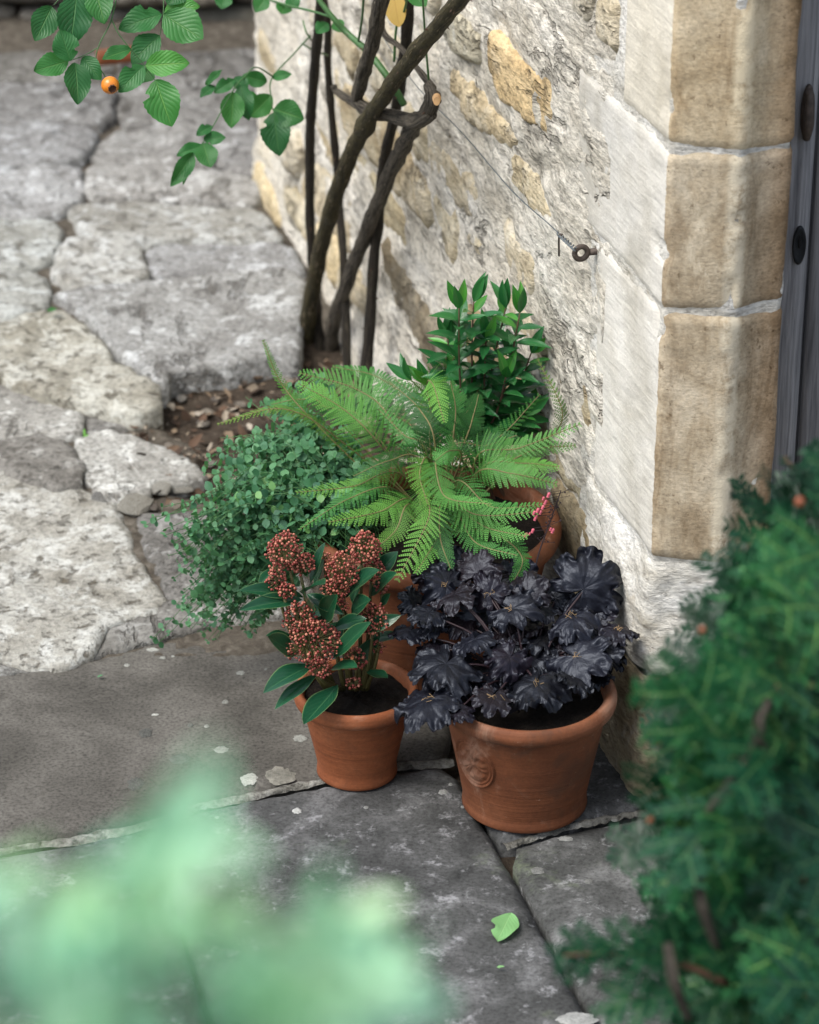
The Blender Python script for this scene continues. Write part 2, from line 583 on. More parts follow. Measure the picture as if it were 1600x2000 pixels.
def terracotta(name, dirt, ring, bloom, base=((0.15, 0.042, 0.015), (0.235, 0.073, 0.027), (0.31, 0.112, 0.048))):
    t = NT(name)
    o = t.obj()
    n = t.noise(t.mapping(o, (1, 1, 1.0)), 9, 7, 0.6, 0.3)
    col = t.ramp(n, [(0.3, base[0]), (0.52, base[1]), (0.75, base[2])])
    b = t.noise(t.mapping(o, (1.2, 1.2, 55)), 3.0, 5, 0.6)
    col = t.mix(ring, col, t.mix(1.0, col, t.ramp(b, [(0.3, 0.72), (0.7, 1.22)]), 'MULTIPLY'))
    g = t.noise(o, 240, 3, 0.7)
    col = t.mix(1.0, col, t.ramp(g, [(0.25, 0.8), (0.75, 1.15)]), 'MULTIPLY')
    # efflorescence specks and grime
    s = t.math('MULTIPLY', t.step(t.noise(t.mapping(o, (1, 1, 1.8)), 70, 7, 0.75), 0.64, 0.72), 0.5)
    col = t.mix(s, col, (0.5, 0.36, 0.27))
    d = t.math('MULTIPLY', t.step(t.noise(o, 14, 7, 0.68, 0.6), 0.5, 0.66), dirt)
    col = t.mix(d, col, (0.075, 0.038, 0.022))
    bl = t.math('MULTIPLY', t.step(t.noise(t.mapping(o, (1, 1, .7), (0, 0, 2)), 11, 8, 0.72, 0.8), 0.54, 0.72), bloom)
    col = t.mix(bl, col, (0.42, 0.27, 0.19))
    gr = t.math('MULTIPLY', t.step(t.noise(t.mapping(o, (1, 1, 1.4), (0, 0, 4)), 17, 8, 0.72, 0.4), 0.57, 0.7), dirt * .5)
    col = t.mix(gr, col, (0.07, 0.062, 0.03))
    h = t.math('ADD', t.math('MULTIPLY', b, 1.0), t.math('MULTIPLY', g, 0.15))
    return t.finish(col, 0.72, t.bump(h, 0.35, 0.003), 0.3)
M['terra'] = terracotta('terracotta_clean', 0.3, 0.5, .45)
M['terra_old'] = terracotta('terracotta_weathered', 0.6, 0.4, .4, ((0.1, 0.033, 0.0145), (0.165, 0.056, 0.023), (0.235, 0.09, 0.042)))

def leaf_mat(name, a, b, vein=None, veinamt=0.5, rough=0.42, transl=0.25, spec=0.5, sheen=None, edge=None, nveins=7, bumpv=0.35, mott=0.0, tip=None, crumple=0.0, tcol=(1.25, 1.3, 0.7)):
    t = NT(name)
    uv = t.uv()
    x = t.sep(uv)
    u = t.math('ABSOLUTE', t.math('SUBTRACT', x[0], 0.5))         # 0 midrib .. 0.5 edge
    v = x[1]
    rnd = t.math('FRACT', t.math('ADD', t.objrand(), t.island()))
    n = t.noise(t.geo_pos(), 40, 4, 0.6)
    k = t.math('ADD', t.math('MULTIPLY', rnd, 0.75), t.math('MULTIPLY', n, 0.4), True)
    col = t.mix(k, a, b)
    if tip is not None:
        col = t.mix(t.math('MULTIPLY', t.step(v, 0.2, .95), 0.85), col, tip)
    mid = t.step(u, 0.035, 0.008)
    sv = t.math('SUBTRACT', t.math('MULTIPLY', v, nveins), t.math('MULTIPLY', u, nveins * 0.9))
    saw = t.math('ABSOLUTE', t.math('SUBTRACT', t.math('FRACT', sv), 0.5))
    side = t.math('MULTIPLY', t.step(saw, 0.07, 0.0), t.step(u, 0.48, 0.2))
    vv = t.math('MAXIMUM', mid, t.math('MULTIPLY', side, 0.55))
    if vein is not None:
        col = t.mix(t.math('MULTIPLY', vv, veinamt), col, vein)
    if mott:
        col = t.mix(t.math('MULTIPLY', t.step(t.noise(t.geo_pos(), 130, 4, 0.7), 0.5, 0.65), mott), col, t.mix(1.0, col, (1.7, 1.6, 1.5), 'MULTIPLY'))
    if edge is not None:
        col = t.mix(t.math('MULTIPLY', t.step(u, 0.44, 0.49), 0.7), col, edge)
    col = t.mix(1.0, col, t.objcol(), 'MULTIPLY')
    hgt = t.math('ADD', t.math('MULTIPLY', vv, -1.0), t.math('MULTIPLY', saw, 0.6))
    nm = t.bump(hgt, bumpv, 0.0015) if bumpv else None
    if crumple:
        nm = t.bump(t.noise(t.geo_pos(), 95, 5, .6, .4), crumple, 0.006, nm)
    m = t.finish(col, rough, nm, spec)
    if transl > 0:
        tr = t.node('ShaderNodeBsdfTranslucent')
        t.put(tr.inputs['Color'], t.mix(1.0, col, tcol, 'MULTIPLY'))
        mx = t.node('ShaderNodeMixShader')
        mx.inputs[0].default_value = transl
        t.L.new(t.bsdf.outputs[0], mx.inputs[1]); t.L.new(tr.outputs[0], mx.inputs[2])
        t.L.new(mx.outputs[0], t.out.inputs['Surface'])
    return m
M['rose_leaf'] = leaf_mat('rose_leaf', (0.014, 0.085, 0.025), (0.036, 0.17, 0.036), (0.11, 0.25, 0.08), 0.5, 0.42, 0.25, spec=.35, nveins=8, bumpv=0.7)
M['skimmia_leaf'] = leaf_mat('skimmia_leaf', (0.006, 0.05, 0.024), (0.013, 0.085, 0.035), (0.06, 0.16, 0.07), 0.55, 0.3, 0.1, edge=(0.16, 0.26, 0.1), bumpv=0.15)
M['shrub_leaf'] = leaf_mat('glossy_shrub_leaf', (0.011, 0.09, 0.028), (0.03, 0.155, 0.04), (0.07, 0.2, 0.06), 0.4, 0.26, 0.15, bumpv=0.12)
M['oregano'] = leaf_mat('small_round_leaf', (0.032, 0.125, 0.062), (0.1, 0.27, 0.115), (0.1, 0.24, 0.12), 0.35, 0.5, 0.25, nveins=4)
M['fern'] = leaf_mat('fern_leaflet', (0.03, 0.13, 0.028), (0.065, 0.21, 0.038), None, 0, 0.5, 0.22, spec=0.3, bumpv=0.0, tip=(.105, .3, .062))
M['heuchera'] = leaf_mat('black_leaf', (0.0025, 0.0027, 0.004), (0.0055, 0.006, 0.0095), None, 0, 0.4, 0.0, spec=0.34, bumpv=0.0, mott=0.5, crumple=.25)
M['heuchera'].node_tree.nodes['Principled BSDF'].inputs['Specular Tint'].default_value = (.78, .86, 1.0, 1)
M['yew'] = leaf_mat('yew_needle', (0.005, 0.042, 0.02), (0.02, 0.1, 0.038), None, 0, 0.42, 0.22, spec=.35, bumpv=0.0)
M['fore_leaf'] = leaf_mat('pale_shrub_leaf', (0.17, 0.42, 0.22), (0.4, 0.68, 0.44), (0.3, 0.5, 0.3), 0.3, 0.27, 0.3, spec=.6, bumpv=0.1, tcol=(1.0, 1.2, .8))
M['fallen'] = leaf_mat('fallen_leaf', (0.16, 0.36, 0.13), (0.2, 0.42, 0.16), (0.3, 0.5, 0.22), 0.5, 0.55, 0.2)
M['dead'] = leaf_mat('dead_leaf', (0.1, 0.055, 0.03), (0.19, 0.11, 0.06), (0.3, 0.2, 0.1), 0.4, 0.7, 0.15, bumpv=0.5)
M['yellow_leaf'] = leaf_mat('yellowed_leaf', (0.45, 0.28, 0.06), (0.5, 0.34, 0.09), (0.3, 0.15, 0.04), 0.3, 0.55, 0.3, mott=0.0)

def simple(name, col, rough=0.6, var=0.3, sc=60, spec=0.4, bs=0.0, metal=0.0):
    t = NT(name)
    n = t.noise(t.obj(), sc, 5, 0.65)
    c = t.mix(1.0, col, t.ramp(n, [(0.25, 1 - var), (0.75, 1 + var)]), 'MULTIPLY')
    c = t.mix(1.0, c, t.objcol(), 'MULTIPLY')
    t.bsdf.inputs['Metallic'].default_value = metal
    return t.finish(c, rough, t.bump(n, bs, 0.002) if bs else None, spec)
M['stem_green'] = simple('green_stem', (0.05, 0.13, 0.04), 0.5)
M['stem_brown'] = simple('brown_stem', (0.09, 0.05, 0.03), 0.7)
M['rachis'] = simple('fern_rachis', (0.15, 0.13, 0.05), 0.6)
M['petiole'] = simple('dark_petiole', (0.022, 0.011, 0.014), 0.5)
M['pink'] = simple('pink_flower', (0.46, 0.09, 0.13), 0.5, 0.3, 200)
M['iron'] = simple('rusty_iron', (0.09, 0.072, 0.06), 0.65, 0.6, 90, 0.4, 0.5, 0.4)
M['dark_iron'] = simple('dark_iron', (0.018, 0.021, 0.024), 0.5, 0.4, 90, 0.4, 0.4, 0.4)
M['wire'] = simple('galvanised_wire', (0.13, 0.15, 0.16), 0.5, 0.3, 90, 0.4, 0.0, 0.5)
M['hip'] = simple('rose_hip', (0.62, 0.2, 0.02), 0.28, 0.2, 60, 0.5)
M['hip_end'] = simple('rose_hip_calyx', (0.06, 0.025, 0.012), 0.8)
M['aril'] = simple('yew_aril', (0.24, 0.075, 0.035), 0.5)
M['aril_pale'] = simple('unripe_berry', (0.27, 0.3, 0.1), 0.5)
M['cutwood'] = simple('cut_wood', (0.62, 0.38, 0.18), 0.7)
M['bud_stem'] = simple('flower_branchlet', (0.11, 0.1, 0.035), 0.55)

def bud_mat():
    t = NT('flower_bud')
    r = t.island()
    c = t.ramp(r, [(0.0, (0.15, 0.02, 0.018)), (0.5, (0.29, 0.06, 0.045)), (1.0, (0.5, 0.2, 0.13))])
    return t.finish(c, 0.38, None, 0.45)
M['bud'] = bud_mat()

def bark_mat(name, a, b, crack, sx=1.0):
    t = NT(name)
    v = t.mapping(t.uv(), (sx, 0.22, 1))
    n = t.noise(v, 9, 8, 0.68, 0.6)
    col = t.ramp(n, [(0.38, a), (0.58, b)])
    k = t.step(t.noise(t.mapping(t.uv(), (sx, 0.12, 1), (0, 0, 0.06)), 14, 4, 0.6, 1.2), 0.60, 0.66)
    col = t.mix(k, col, crack)
    col = t.mix(1.0, col, t.ramp(t.noise(t.obj(), 160, 4, 0.7), [(0.3, 0.7), (0.7, 1.25)]), 'MULTIPLY')
    return t.finish(col, 0.75, t.bump(t.math('ADD', n, t.math('MULTIPLY', k, -0.5)), 1.0, 0.014), 0.3)
M['bark_smooth'] = bark_mat('young_rose_bark', (0.03, 0.026, 0.012), (0.075, 0.062, 0.026), (0.3, 0.24, 0.15))
M['bark_dark'] = bark_mat('dark_bark', (0.015, 0.012, 0.009), (0.042, 0.034, 0.024), (0.1, 0.085, 0.06))
M['bark_old'] = bark_mat('furrowed_bark', (0.022, 0.018, 0.014), (0.15, 0.13, 0.1), (0.3, 0.26, 0.2), 1.6)

def wood_mat():
    t = NT('weathered_oak')
    o = t.obj()
    g = t.noise(t.mapping(o, (1, 1, 0.035)), 130, 8, 0.65, 0.4)
    col = t.ramp(g, [(0.3, (0.095, 0.097, 0.102)), (0.5, (0.25, 0.252, 0.262)), (0.72, (0.42, 0.42, 0.425))])
    col = t.mix(1.0, col, t.ramp(t.noise(t.mapping(o, (1, 1, 0.2)), 12, 5), [(0.3, 0.75), (0.7, 1.2)]), 'MULTIPLY')
    return t.finish(col, 0.8, t.bump(g, 0.8, 0.003), 0.25)
M['oak'] = wood_mat()

# ---------------------------------------------------------------- ground and paving
def grid_mesh(name, xs, ys, zf, mat):
    X, Y = np.meshgrid(xs, ys)
    P = np.column_stack([X.ravel(), Y.ravel()])
    Z = zf(P)
    nx, ny = len(xs), len(ys)
    V = np.column_stack([P, Z])
    F = []
    for j in range(ny - 1):
        for i in range(nx - 1):
            a = j * nx + i
            F.append((a, a + 1, a + nx + 1, a + nx))
    return mesh_from(name, V, F, mat)

gv = [(-60, -60, -.06), (60, -60, -.06), (60, 60, -.06), (-60, 60, -.06)]
tag(link('ground', mesh_from('ground', gv, [(0, 1, 2, 3)], M['earth'])), kind='structure')

# the bare bed at the foot of the wall, and the grit that fills the path's joints
def level(y):                                   # the path climbs gently away from the camera
    return np.interp(y, [3.75, 4.05, 4.3, 4.55, 4.9, 5.3, 6.4], [.012, .026, .034, .046, .056, .064, .082])
hollow = np.array([tuple(atZ(u, v, 0.0)[:2]) for u, v in [(262, 812), (318, 775), (340, 728), (430, 712), (520, 700), (640, 690), (760, 690), (1000, 900), (1150, 1120), (880, 1165), (640, 1195), (600, 1120), (540, 1030), (420, 1005), (345, 990), (290, 990), (385, 930), (390, 905), (290, 858)]])
def bed_h(P):
    ins = inside(P, hollow)
    d = edge_dist(P, hollow)
    k = np.where(ins, np.clip(d / .02, 0, 1), 0.0)
    k = np.where(P[:, 1] < 3.78, 1.0, k)
    base = (level(P[:, 1]) - .0145) * (1 - k) + np.maximum(level(P[:, 1]) - .034, -.012) * k
    return base + 0.009 * fbm(P, 9, 5, 3) * (.2 + .8 * k) + 0.005 * fbm(P, 55, 3, 8)
bed = grid_mesh('soil_bed', np.arange(-1.5, 0.75, 0.011), np.arange(3.62, 6.9, 0.011), bed_h, M['fill'])
bed.materials.append(M['earth'])
_c = np.empty(len(bed.polygons) * 3); bed.polygons.foreach_get('center', _c); _c = _c.reshape(-1, 3)
bed.polygons.foreach_set('material_index', inside(_c[:, :2] + .012 * np.column_stack([fbm(_c, 14, 3, 1), fbm(_c, 14, 3, 2)]), hollow).astype(int))
soil_bed = tag(link('soil_bed', bed), kind='structure')

pv = [(-3.2, 0.4, -.03), (2.6, 0.4, -.03), (2.6, 3.9, -.03), (-3.2, 3.9, -.03)]
paving = tag(link('paving', mesh_from('paving', pv, [(0, 1, 2, 3)], M['earth'])), kind='structure')
crazy = tag(link('stone_path', mesh_from('stone_path', [(-3.2, 3.9, -.034), (-0.2, 3.9, -.034), (-0.2, 6.9, -.034), (-3.2, 6.9, -.034)], [(0, 1, 2, 3)], M['earth'])), kind='structure')

HF = {}
def up(P, h):
    return np.column_stack([P, h])

def slab(px, z, mat, seed, parent, res=0.012, relief=0.003, big=0.0, jit=0.004, rnd=0.01, drop=0.006, color=None, tilt=(0, 0), name='slab', depth=0.05, ch=1, layer=0.0, follow=False):
    poly = np.array([atZ(u, v, z)[:2] for u, v in px])
    c = poly.mean(0)
    def hf(P, d):
        h = z + relief * fbm(P, 26, 5, seed) + big * fbm(P, 7, 3, seed + 3) + (P - c) @ np.array(tilt)
        if follow: h = h + level(P[:, 1]) - level(c[1])
        if layer:                                   # bedding layers flaked off in steps
            q = fbm(P, 5, 4, seed + 41) * 2.2
            h = h + layer * (np.floor(q) + np.clip((q - np.floor(q)) * 7, 0, 1))
        return h
    V, F = piece(poly, res, hf, depth, up, seed, jit, rnd, drop, ch)
    o_ = link(name, mesh_from(name, V, F, M[mat]), parent, None, color)
    HF[o_.name] = hf
    return o_

# --- dark sawn slabs in front
slab_A = slab([(-420, 1408), (0, 1313), (170, 1286), (325, 1247), (420, 1227), (520, 1216), (640, 1200), (760, 1182), (878, 1166), (884, 1478), (780, 1487), (640, 1514), (520, 1538), (400, 1560), (250, 1601), (100, 1637), (0, 1653), (-420, 1752)],
     0.0, 'slate', 1, paving, 0.014, 0.0014, 0.002, 0.003, 0.008, 0.006, color=(1.18, 1.18, 1.17))
slab_E = slab([(892, 1166), (1010, 1150), (1100, 1140), (1180, 1250), (1262, 1500), (1262, 1574), (1130, 1600), (985, 1642), (955, 1612), (893, 1484)],
     0.0, 'slate_mottled', 2, paving, 0.014, 0.002, 0.002, 0.003, 0.012, 0.008, color=(1.25, 1.22, 1.15))
slab_B = slab([(-420, 1772), (0, 1669), (150, 1641), (284, 1613), (338, 1780), (410, 2010), (480, 2200), (620, 2600), (-700, 2600)],
     -0.002, 'slate_mottled', 3, paving, 0.014, 0.0016, 0.002, 0.003, 0.008, 0.006, color=(1.2, 1.15, 1.12))
slab_C = slab([(297, 1610), (400, 1577), (640, 1530), (780, 1501), (880, 1491), (958, 1632), (1056, 1812), (1158, 2000), (1236, 2150), (1480, 2600), (640, 2600), (500, 2200), (350, 1780)],
     0.0, 'slate_mottled', 4, paving, 0.012, 0.0016, 0.002, 0.003, 0.008, 0.007, color=(1.2, 1.17, 1.1))
slab_D = slab([(984, 1657), (1130, 1613), (1262, 1590), (1420, 1562), (1720, 1505), (1900, 1900), (2100, 2300), (2200, 2600), (1500, 2600), (1252, 2150), (1174, 2000), (1071, 1812)],
     0.001, 'slate_mottled', 5, paving, 0.014, 0.0016, 0.002, 0.003, 0.009, 0.008, color=(1.28, 1.25, 1.15))

# --- pale mortar run between the slabs
def joint(px, w, z, mat, seed, parent, amp=0.003):
    P = smooth_path([atZ(u, v, z) for u, v in px], 90)
    n = 9
    V, F = [], []
    for i, p in enumerate(P):
        t = (P[min(i + 1, 89)] - P[max(i - 1, 0)]).normalized()
        s = Vector((-t.y, t.x, 0))
        jl, jr = fbm(np.array([[i * .23, 1.0, seed], [i * .23, 9.0, seed]]), 1.0, 3, seed)
        for k in range(n):
            q = k / (n - 1) * 2 - 1
            wl = w * (1 + 1.1 * (jl if q < 0 else jr))
            V.append(p + s * q * wl * 0.5 + Vector((0, 0, -0.0045 * q * q)))
    nz = fbm(np.array([tuple(v) for v in V]), 120, 4, seed)
    V = [v + Vector((0, 0, amp * q)) for v, q in zip(V, nz)]
    for i in range(89):
        for k in range(n - 1):
            a = i * n + k
            F.append((a, a + 1, a + n + 1, a + n))
    return link('mortar_joint', mesh_from('mortar_joint', V, F, M[mat]), parent)
joint([(-420, 1760), (0, 1661), (150, 1634), (290, 1606), (400, 1569), (520, 1546), (640, 1520), (780, 1493), (886, 1484)], 0.017, -0.0006, 'pale_joint', 5, paving)
joint([(984, 1649), (1130, 1606), (1262, 1582)], 0.012, -0.003, 'pale_joint', 6, paving)

# --- rough limestone path at upper left: (outline, top height, material, tint, tilt)
G = [
 ([(-250, 880), (0, 925), (60, 936), (150, 962), (215, 985), (243, 1012), (258, 1060), (284, 1110), (318, 1165), (300, 1188), (218, 1210), (190, 1252), (110, 1287), (60, 1283), (0, 1266), (-250, 1300)], .030, 'pale_slab', (1, .985, .95), .010),
 ([(-250, 1316), (0, 1279), (62, 1294), (116, 1296), (184, 1262), (226, 1220), (330, 1176), (410, 1153), (520, 1133), (600, 1125), (600, 1200), (520, 1208), (420, 1219), (325, 1239), (170, 1278), (0, 1305), (-250, 1352)], .012, 'grey_slab', (.62, .6, .57), .006),
 ([(262, 1012), (330, 1002), (430, 1012), (530, 1032), (600, 1090), (590, 1118), (410, 1146), (338, 1164), (302, 1108), (274, 1055)], .02, 'grey_slab', (.58, .56, .54), .006),
 ([(150, 872), (195, 850), (285, 862), (385, 906), (398, 926), (335, 946), (300, 944), (283, 968), (238, 974), (200, 960), (162, 925)], .035, 'grey_slab', (1.15, 1.13, 1.08), .008),
 ([(-200, 862), (0, 864), (60, 852), (138, 862), (148, 900), (156, 942), (100, 944), (45, 926), (0, 905), (-200, 880)], .022, 'grey_slab', (.72, .69, .65), .008),
 ([(-250, 735), (0, 752), (70, 772), (148, 792), (162, 816), (148, 845), (60, 848), (0, 855), (-250, 850)], .045, 'grey_slab', (1.2, 1.18, 1.13), .01),
 ([(168, 802), (210, 792), (262, 815), (248, 848), (195, 846), (164, 842)], .035, 'grey_slab', (.6, .58, .56), .01),
 ([(-250, 612), (0, 638), (60, 616), (120, 610), (172, 640), (198, 665), (208, 692), (260, 725), (322, 755), (300, 788), (250, 798), (190, 780), (120, 764), (60, 746), (0, 736), (-250, 720)], .075, 'pale_slab', (.98, .955, .88), .014),
 ([(112, 570), (200, 562), (330, 552), (440, 537), (540, 532), (592, 548), (592, 640), (580, 688), (520, 690), (430, 704), (342, 712), (322, 744), (282, 714), (218, 668), (182, 620), (134, 592)], .06, 'grey_slab', (1, 1, 1.0), .012),
 ([(-250, 515), (0, 532), (58, 522), (104, 562), (88, 590), (40, 608), (0, 625), (-250, 600)], .062, 'pale_slab', (.95, .97, .97), .01),
 ([(122, 472), (200, 462), (278, 472), (283, 543), (190, 554), (132, 556), (102, 522)], .062, 'pale_slab', (1.0, 1.0, 1.0), .01),
 ([(292, 482), (400, 472), (562, 474), (602, 524), (545, 530), (420, 532), (297, 543)], .058, 'grey_slab', (.9, .9, .92), .01),
 ([(-250, 420), (0, 432), (88, 422), (124, 458), (90, 510), (58, 516), (0, 522), (-250, 505)], .068, 'pale_slab', (.95, .97, .97), .012),
 ([(138, 402), (260, 392), (380, 402), (500, 408), (556, 468), (390, 464), (280, 464), (160, 455)], .07, 'pale_slab', (.92, .92, .92), .012),
 ([(-250, 325), (0, 332), (150, 322), (160, 380), (120, 408), (0, 422), (-250, 410)], .07, 'grey_slab', (1.1, 1.1, 1.12), .012),
 ([(172, 322), (320, 312), (420, 332), (505, 352), (500, 402), (380, 392), (250, 382), (174, 386)], .07, 'grey_slab', (1.1, 1.08, 1.06), .012),
 ([(-250, 236), (0, 242), (120, 237), (198, 260), (150, 310), (0, 322), (-250, 315)], .075, 'grey_slab', (.92, .92, .94), .012),
 ([(215, 257), (330, 242), (398, 262), (420, 322), (320, 302), (172, 312)], .075, 'grey_slab', (.92, .9, .88), .012),
 ([(412, 252), (500, 237), (530, 300), (512, 342), (432, 324)], .072, 'grey_slab', (.85, .83, .82), .01),
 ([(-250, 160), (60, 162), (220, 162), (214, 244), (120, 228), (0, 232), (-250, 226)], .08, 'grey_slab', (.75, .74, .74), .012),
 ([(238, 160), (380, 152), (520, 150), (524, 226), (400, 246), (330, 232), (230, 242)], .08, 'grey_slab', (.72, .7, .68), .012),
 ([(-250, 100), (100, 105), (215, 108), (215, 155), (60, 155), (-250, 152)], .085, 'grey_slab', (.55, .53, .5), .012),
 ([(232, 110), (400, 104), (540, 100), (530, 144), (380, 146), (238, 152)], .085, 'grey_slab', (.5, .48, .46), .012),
]
for i, (px, z, m, tint, lay) in enumerate(G):
    c_ = np.mean(px, 0)
    zn = float(level(atZ(*c_, .04).y)) + (.012 if i == 7 else .006 if i == 8 else -.008 if tint[0] < .65 else 0) + .004 * ((i * 5) % 3 - 1)
    z = zn
    px = [tuple(c_ + (np.array(q) - c_) * (1 + 7.0 / (np.hypot(*(np.array(q) - c_)) + 1))) for q in px]
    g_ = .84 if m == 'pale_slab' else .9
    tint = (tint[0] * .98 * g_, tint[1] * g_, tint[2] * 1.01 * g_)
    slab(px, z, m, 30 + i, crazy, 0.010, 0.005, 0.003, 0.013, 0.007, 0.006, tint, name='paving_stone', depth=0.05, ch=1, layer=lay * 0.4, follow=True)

# --- small loose stones in the gaps, each its own piece
def pebble_mesh(seed, flat=0.55, nm='pebble', mat='grey_slab'):
    import bmesh
    bm = bmesh.new()
    bmesh.ops.create_icosphere(bm, subdivisions=2, radius=1.0)
    P = np.array([tuple(v.co) for v in bm.verts])
    d = 1 + 0.35 * fbm(P, 1.1, 3, seed) + 0.08 * fbm(P, 4, 2, seed + 3)
    for v, k in zip(bm.verts, d):
        v.co = v.co * k
        v.co.z *= flat
    me = bpy.data.meshes.new(nm)
    bm.to_mesh(me); bm.free()
    me.materials.append(M[mat])
    me.polygons.foreach_set('use_smooth', [False] * len(me.polygons))
    return me
PEB = [pebble_mesh(s) for s in (3, 14, 25, 36)]
PEBP = [pebble_mesh(s, 0.5, 'pebble', 'pale_slab') for s in (5, 16)]
def pebble(u, v, z, rx, ry, k, tint=(1, 1, 1), pale=False, rot=0):
    p = atZ(u, v, 0.01)
    p = atZ(u, v, float(bed_h(np.array([p[:2]]))[0]) + .004)
    a, b = rx / FPX * 4.5, ry / FPX * 4.5 / 0.45
    m = Matrix.Translation(p) @ Matrix.Rotation(rot, 4, 'Z') @ Matrix.Diagonal((a, b, min(a, b), 1))
    return link('loose_stone', (PEBP if pale else PEB)[k % (2 if pale else 4)], crazy, m, tint)
for (u, v, rx, ry, tint, pale, rot) in [(197, 977, 19, 16, (1.0, 1, .98), 0, .3), (266, 986, 36, 20, (1, .97, .9), 1, .2), (312, 953, 24, 15, (1.2, 1.18, 1.12), 1, .5), (350, 950, 26, 16, (1.1, 1.08, 1.02), 1, 1),
        (285, 962, 10, 7, (1, .85, .6), 1, 0), (345, 985, 13, 9, (.9, .8, .7), 1, 0), (300, 990, 9, 7, (.8, .7, .62), 0, 0), (20, 920, 14, 9, (1, .85, .75), 1, 0), (45, 935, 11, 8, (.9, .8, .72), 0, 1),
        (362, 748, 12, 17, (1.7, 1.75, 1.8), 1, .6), (355, 778, 11, 8, (1.2, 1.15, 1.1), 1, 0), (405, 805, 14, 7, (1.1, 1.0, .88), 1, .7), (440, 735, 13, 8, (1.1, .95, .8), 1, .2), (352, 724, 10, 6, (1.1, .7, .45), 0, .2),
        (398, 828, 15, 9, (.9, .82, .72), 0, .4), (420, 780, 10, 7, (.8, .7, .62), 0, .1), (470, 790, 11, 8, (1, .9, .8), 1, .8), (500, 735, 12, 7, (.9, .62, .42), 0, .8), (560, 745, 16, 12, (1, .95, .9), 1, .3),
        (330, 870, 9, 6, (1, .9, .8), 1, 0), (380, 880, 12, 8, (1, .92, .84), 1, .2), (410, 905, 11, 8, (1, .95, .9), 1, .2), (395, 935, 13, 9, (1.1, 1.05, 1), 1, 0), (430, 880, 10, 7, (.8, .7, .6), 0, .5)]:
    pebble(u, v, 0.006, rx, ry, int(u), tint, bool(pale), rot)

# --- leaf litter over the bed: nobody could count it
mb = MB()
for k in range(1500):
    u, v = random.uniform(255, 900), random.uniform(700, 985)
    if v < 745 and u < 330: continue
    p = atZ(u, v, 0.01)
    p = atZ(u, v, float(bed_h(np.array([p[:2]]))[0]) + .003 + random.random() * .005)
    L = random.choice((.004, .006, .008, .012, .02, .028)) * random.uniform(.7, 1.2)
    V, F, U = leaf_geo(L, L * random.uniform(.3, .75), 2, 3, fold=0.5, curl=random.uniform(-.4, .4))
    m = frame(p, (random.gauss(0, 1), random.gauss(0, 1), random.gauss(0, .25)), (random.gauss(0, .5), random.gauss(0, .5), 1))
    mb.add([m @ Vector(q) for q in V], F, U)
t_lit = NT('leaf_litter')
lc = t_lit.ramp(t_lit.island(), [(0, (0.03, 0.02, 0.014)), (0.4, (0.1, 0.06, 0.038)), (0.75, (0.2, 0.15, 0.1)), (0.95, (0.36, 0.32, 0.26))])
M['litter'] = t_lit.finish(lc, 0.85)
o = mb.build('leaf_litter', M['litter'])
tag(o, 'brown leaf litter strewn over the bare soil bed by the stems', 'leaf litter', kind='stuff')

# --- lichen crusts on the slabs
def lichen(u, v, rx, ry, seed, parent, z=0.0006, tint=(1, 1, 1)):
    c = atZ(u, v, z)
    n = 44
    V, F = [], []
    a0 = np.linspace(0, 2 * math.pi, n, endpoint=False)
    rr = 1 + 0.38 * fbm(np.column_stack([np.cos(a0) * 2, np.sin(a0) * 2, a0 * 0 + seed]), 1.6, 5, seed)
    sx, sy = rx / FPX * 4.0, ry / FPX * 4.0 / 0.52
    for q, h in ((1.0, 0.0), (0.86, 0.0013), (0.45, 0.0016)):
        for a, r in zip(a0, rr):
            V.append((c.x + math.cos(a) * r * sx * q, c.y + math.sin(a) * r * sy * q, c.z + h))
    V.append((c.x, c.y, c.z + 0.0013))
    for k in range(2):
        for i in range(n):
            F.append((k * n + i, k * n + (i + 1) % n, (k + 1) * n + (i + 1) % n, (k + 1) * n + i))
    for i in range(n):
        F.append((2 * n + i, 2 * n + (i + 1) % n, 3 * n))
    V = np.array(V)
    top = HF[parent.name](V[:, :2], None)
    V[:, 2] = top + .0003 + (V[:, 2] - c.z) * .45
    link('lichen_patch', mesh_from('lichen_patch', V, F, M['lichen']), parent, None, tint)
for i, (u, v, rx, ry, t_) in enumerate([(486, 1521, 17, 12, 1.5), (432, 1462, 14, 7, 1.15), (586, 1440, 14, 8, .95), (352, 1481, 19, 10, .42), (404, 1417, 5, 3.5, 1.2), (440, 1369, 7, 4, .85), (470, 1312, 9, 4.5, 1.1),
        (248, 1299, 6, 4, 1.1), (318, 1283, 7, 3, 1.2), (338, 1280, 4, 2, 1.1), (298, 1268, 13, 4, 1.2), (303, 1395, 8, 2, 1.4), (285, 1430, 14, 9, .33), (265, 1528, 16, 12, .36), (372, 1416, 6, 4, .5), (520, 1306, 4, 2.5, .8)]):
    lichen(u, v, rx, ry, i + 60, slab_A, 0.0012, (t_ * .52, t_ * .52, t_ * .5))
lichen(548, 1515, 29, 17, 99, slab_A, 0.0012, (.42, .40, .36))
for i, (u, v, rx, ry, t_) in enumerate([(580, 1583, 9, 5.5, 1.2), (398, 1577, 7, 4, 1.1), (865, 1545, 9, 5, .9), (424, 1596, 4, 2.5, 1), (1128, 1990, 34, 11, .95), (715, 1575, 5, 3, .8), (880, 1530, 4, 3, .8), (905, 1575, 5, 3, .7)]):
    lichen(u, v, rx, ry, i + 130, slab_C, 0.0015, (t_ * .65, t_ * .65, t_ * .66))
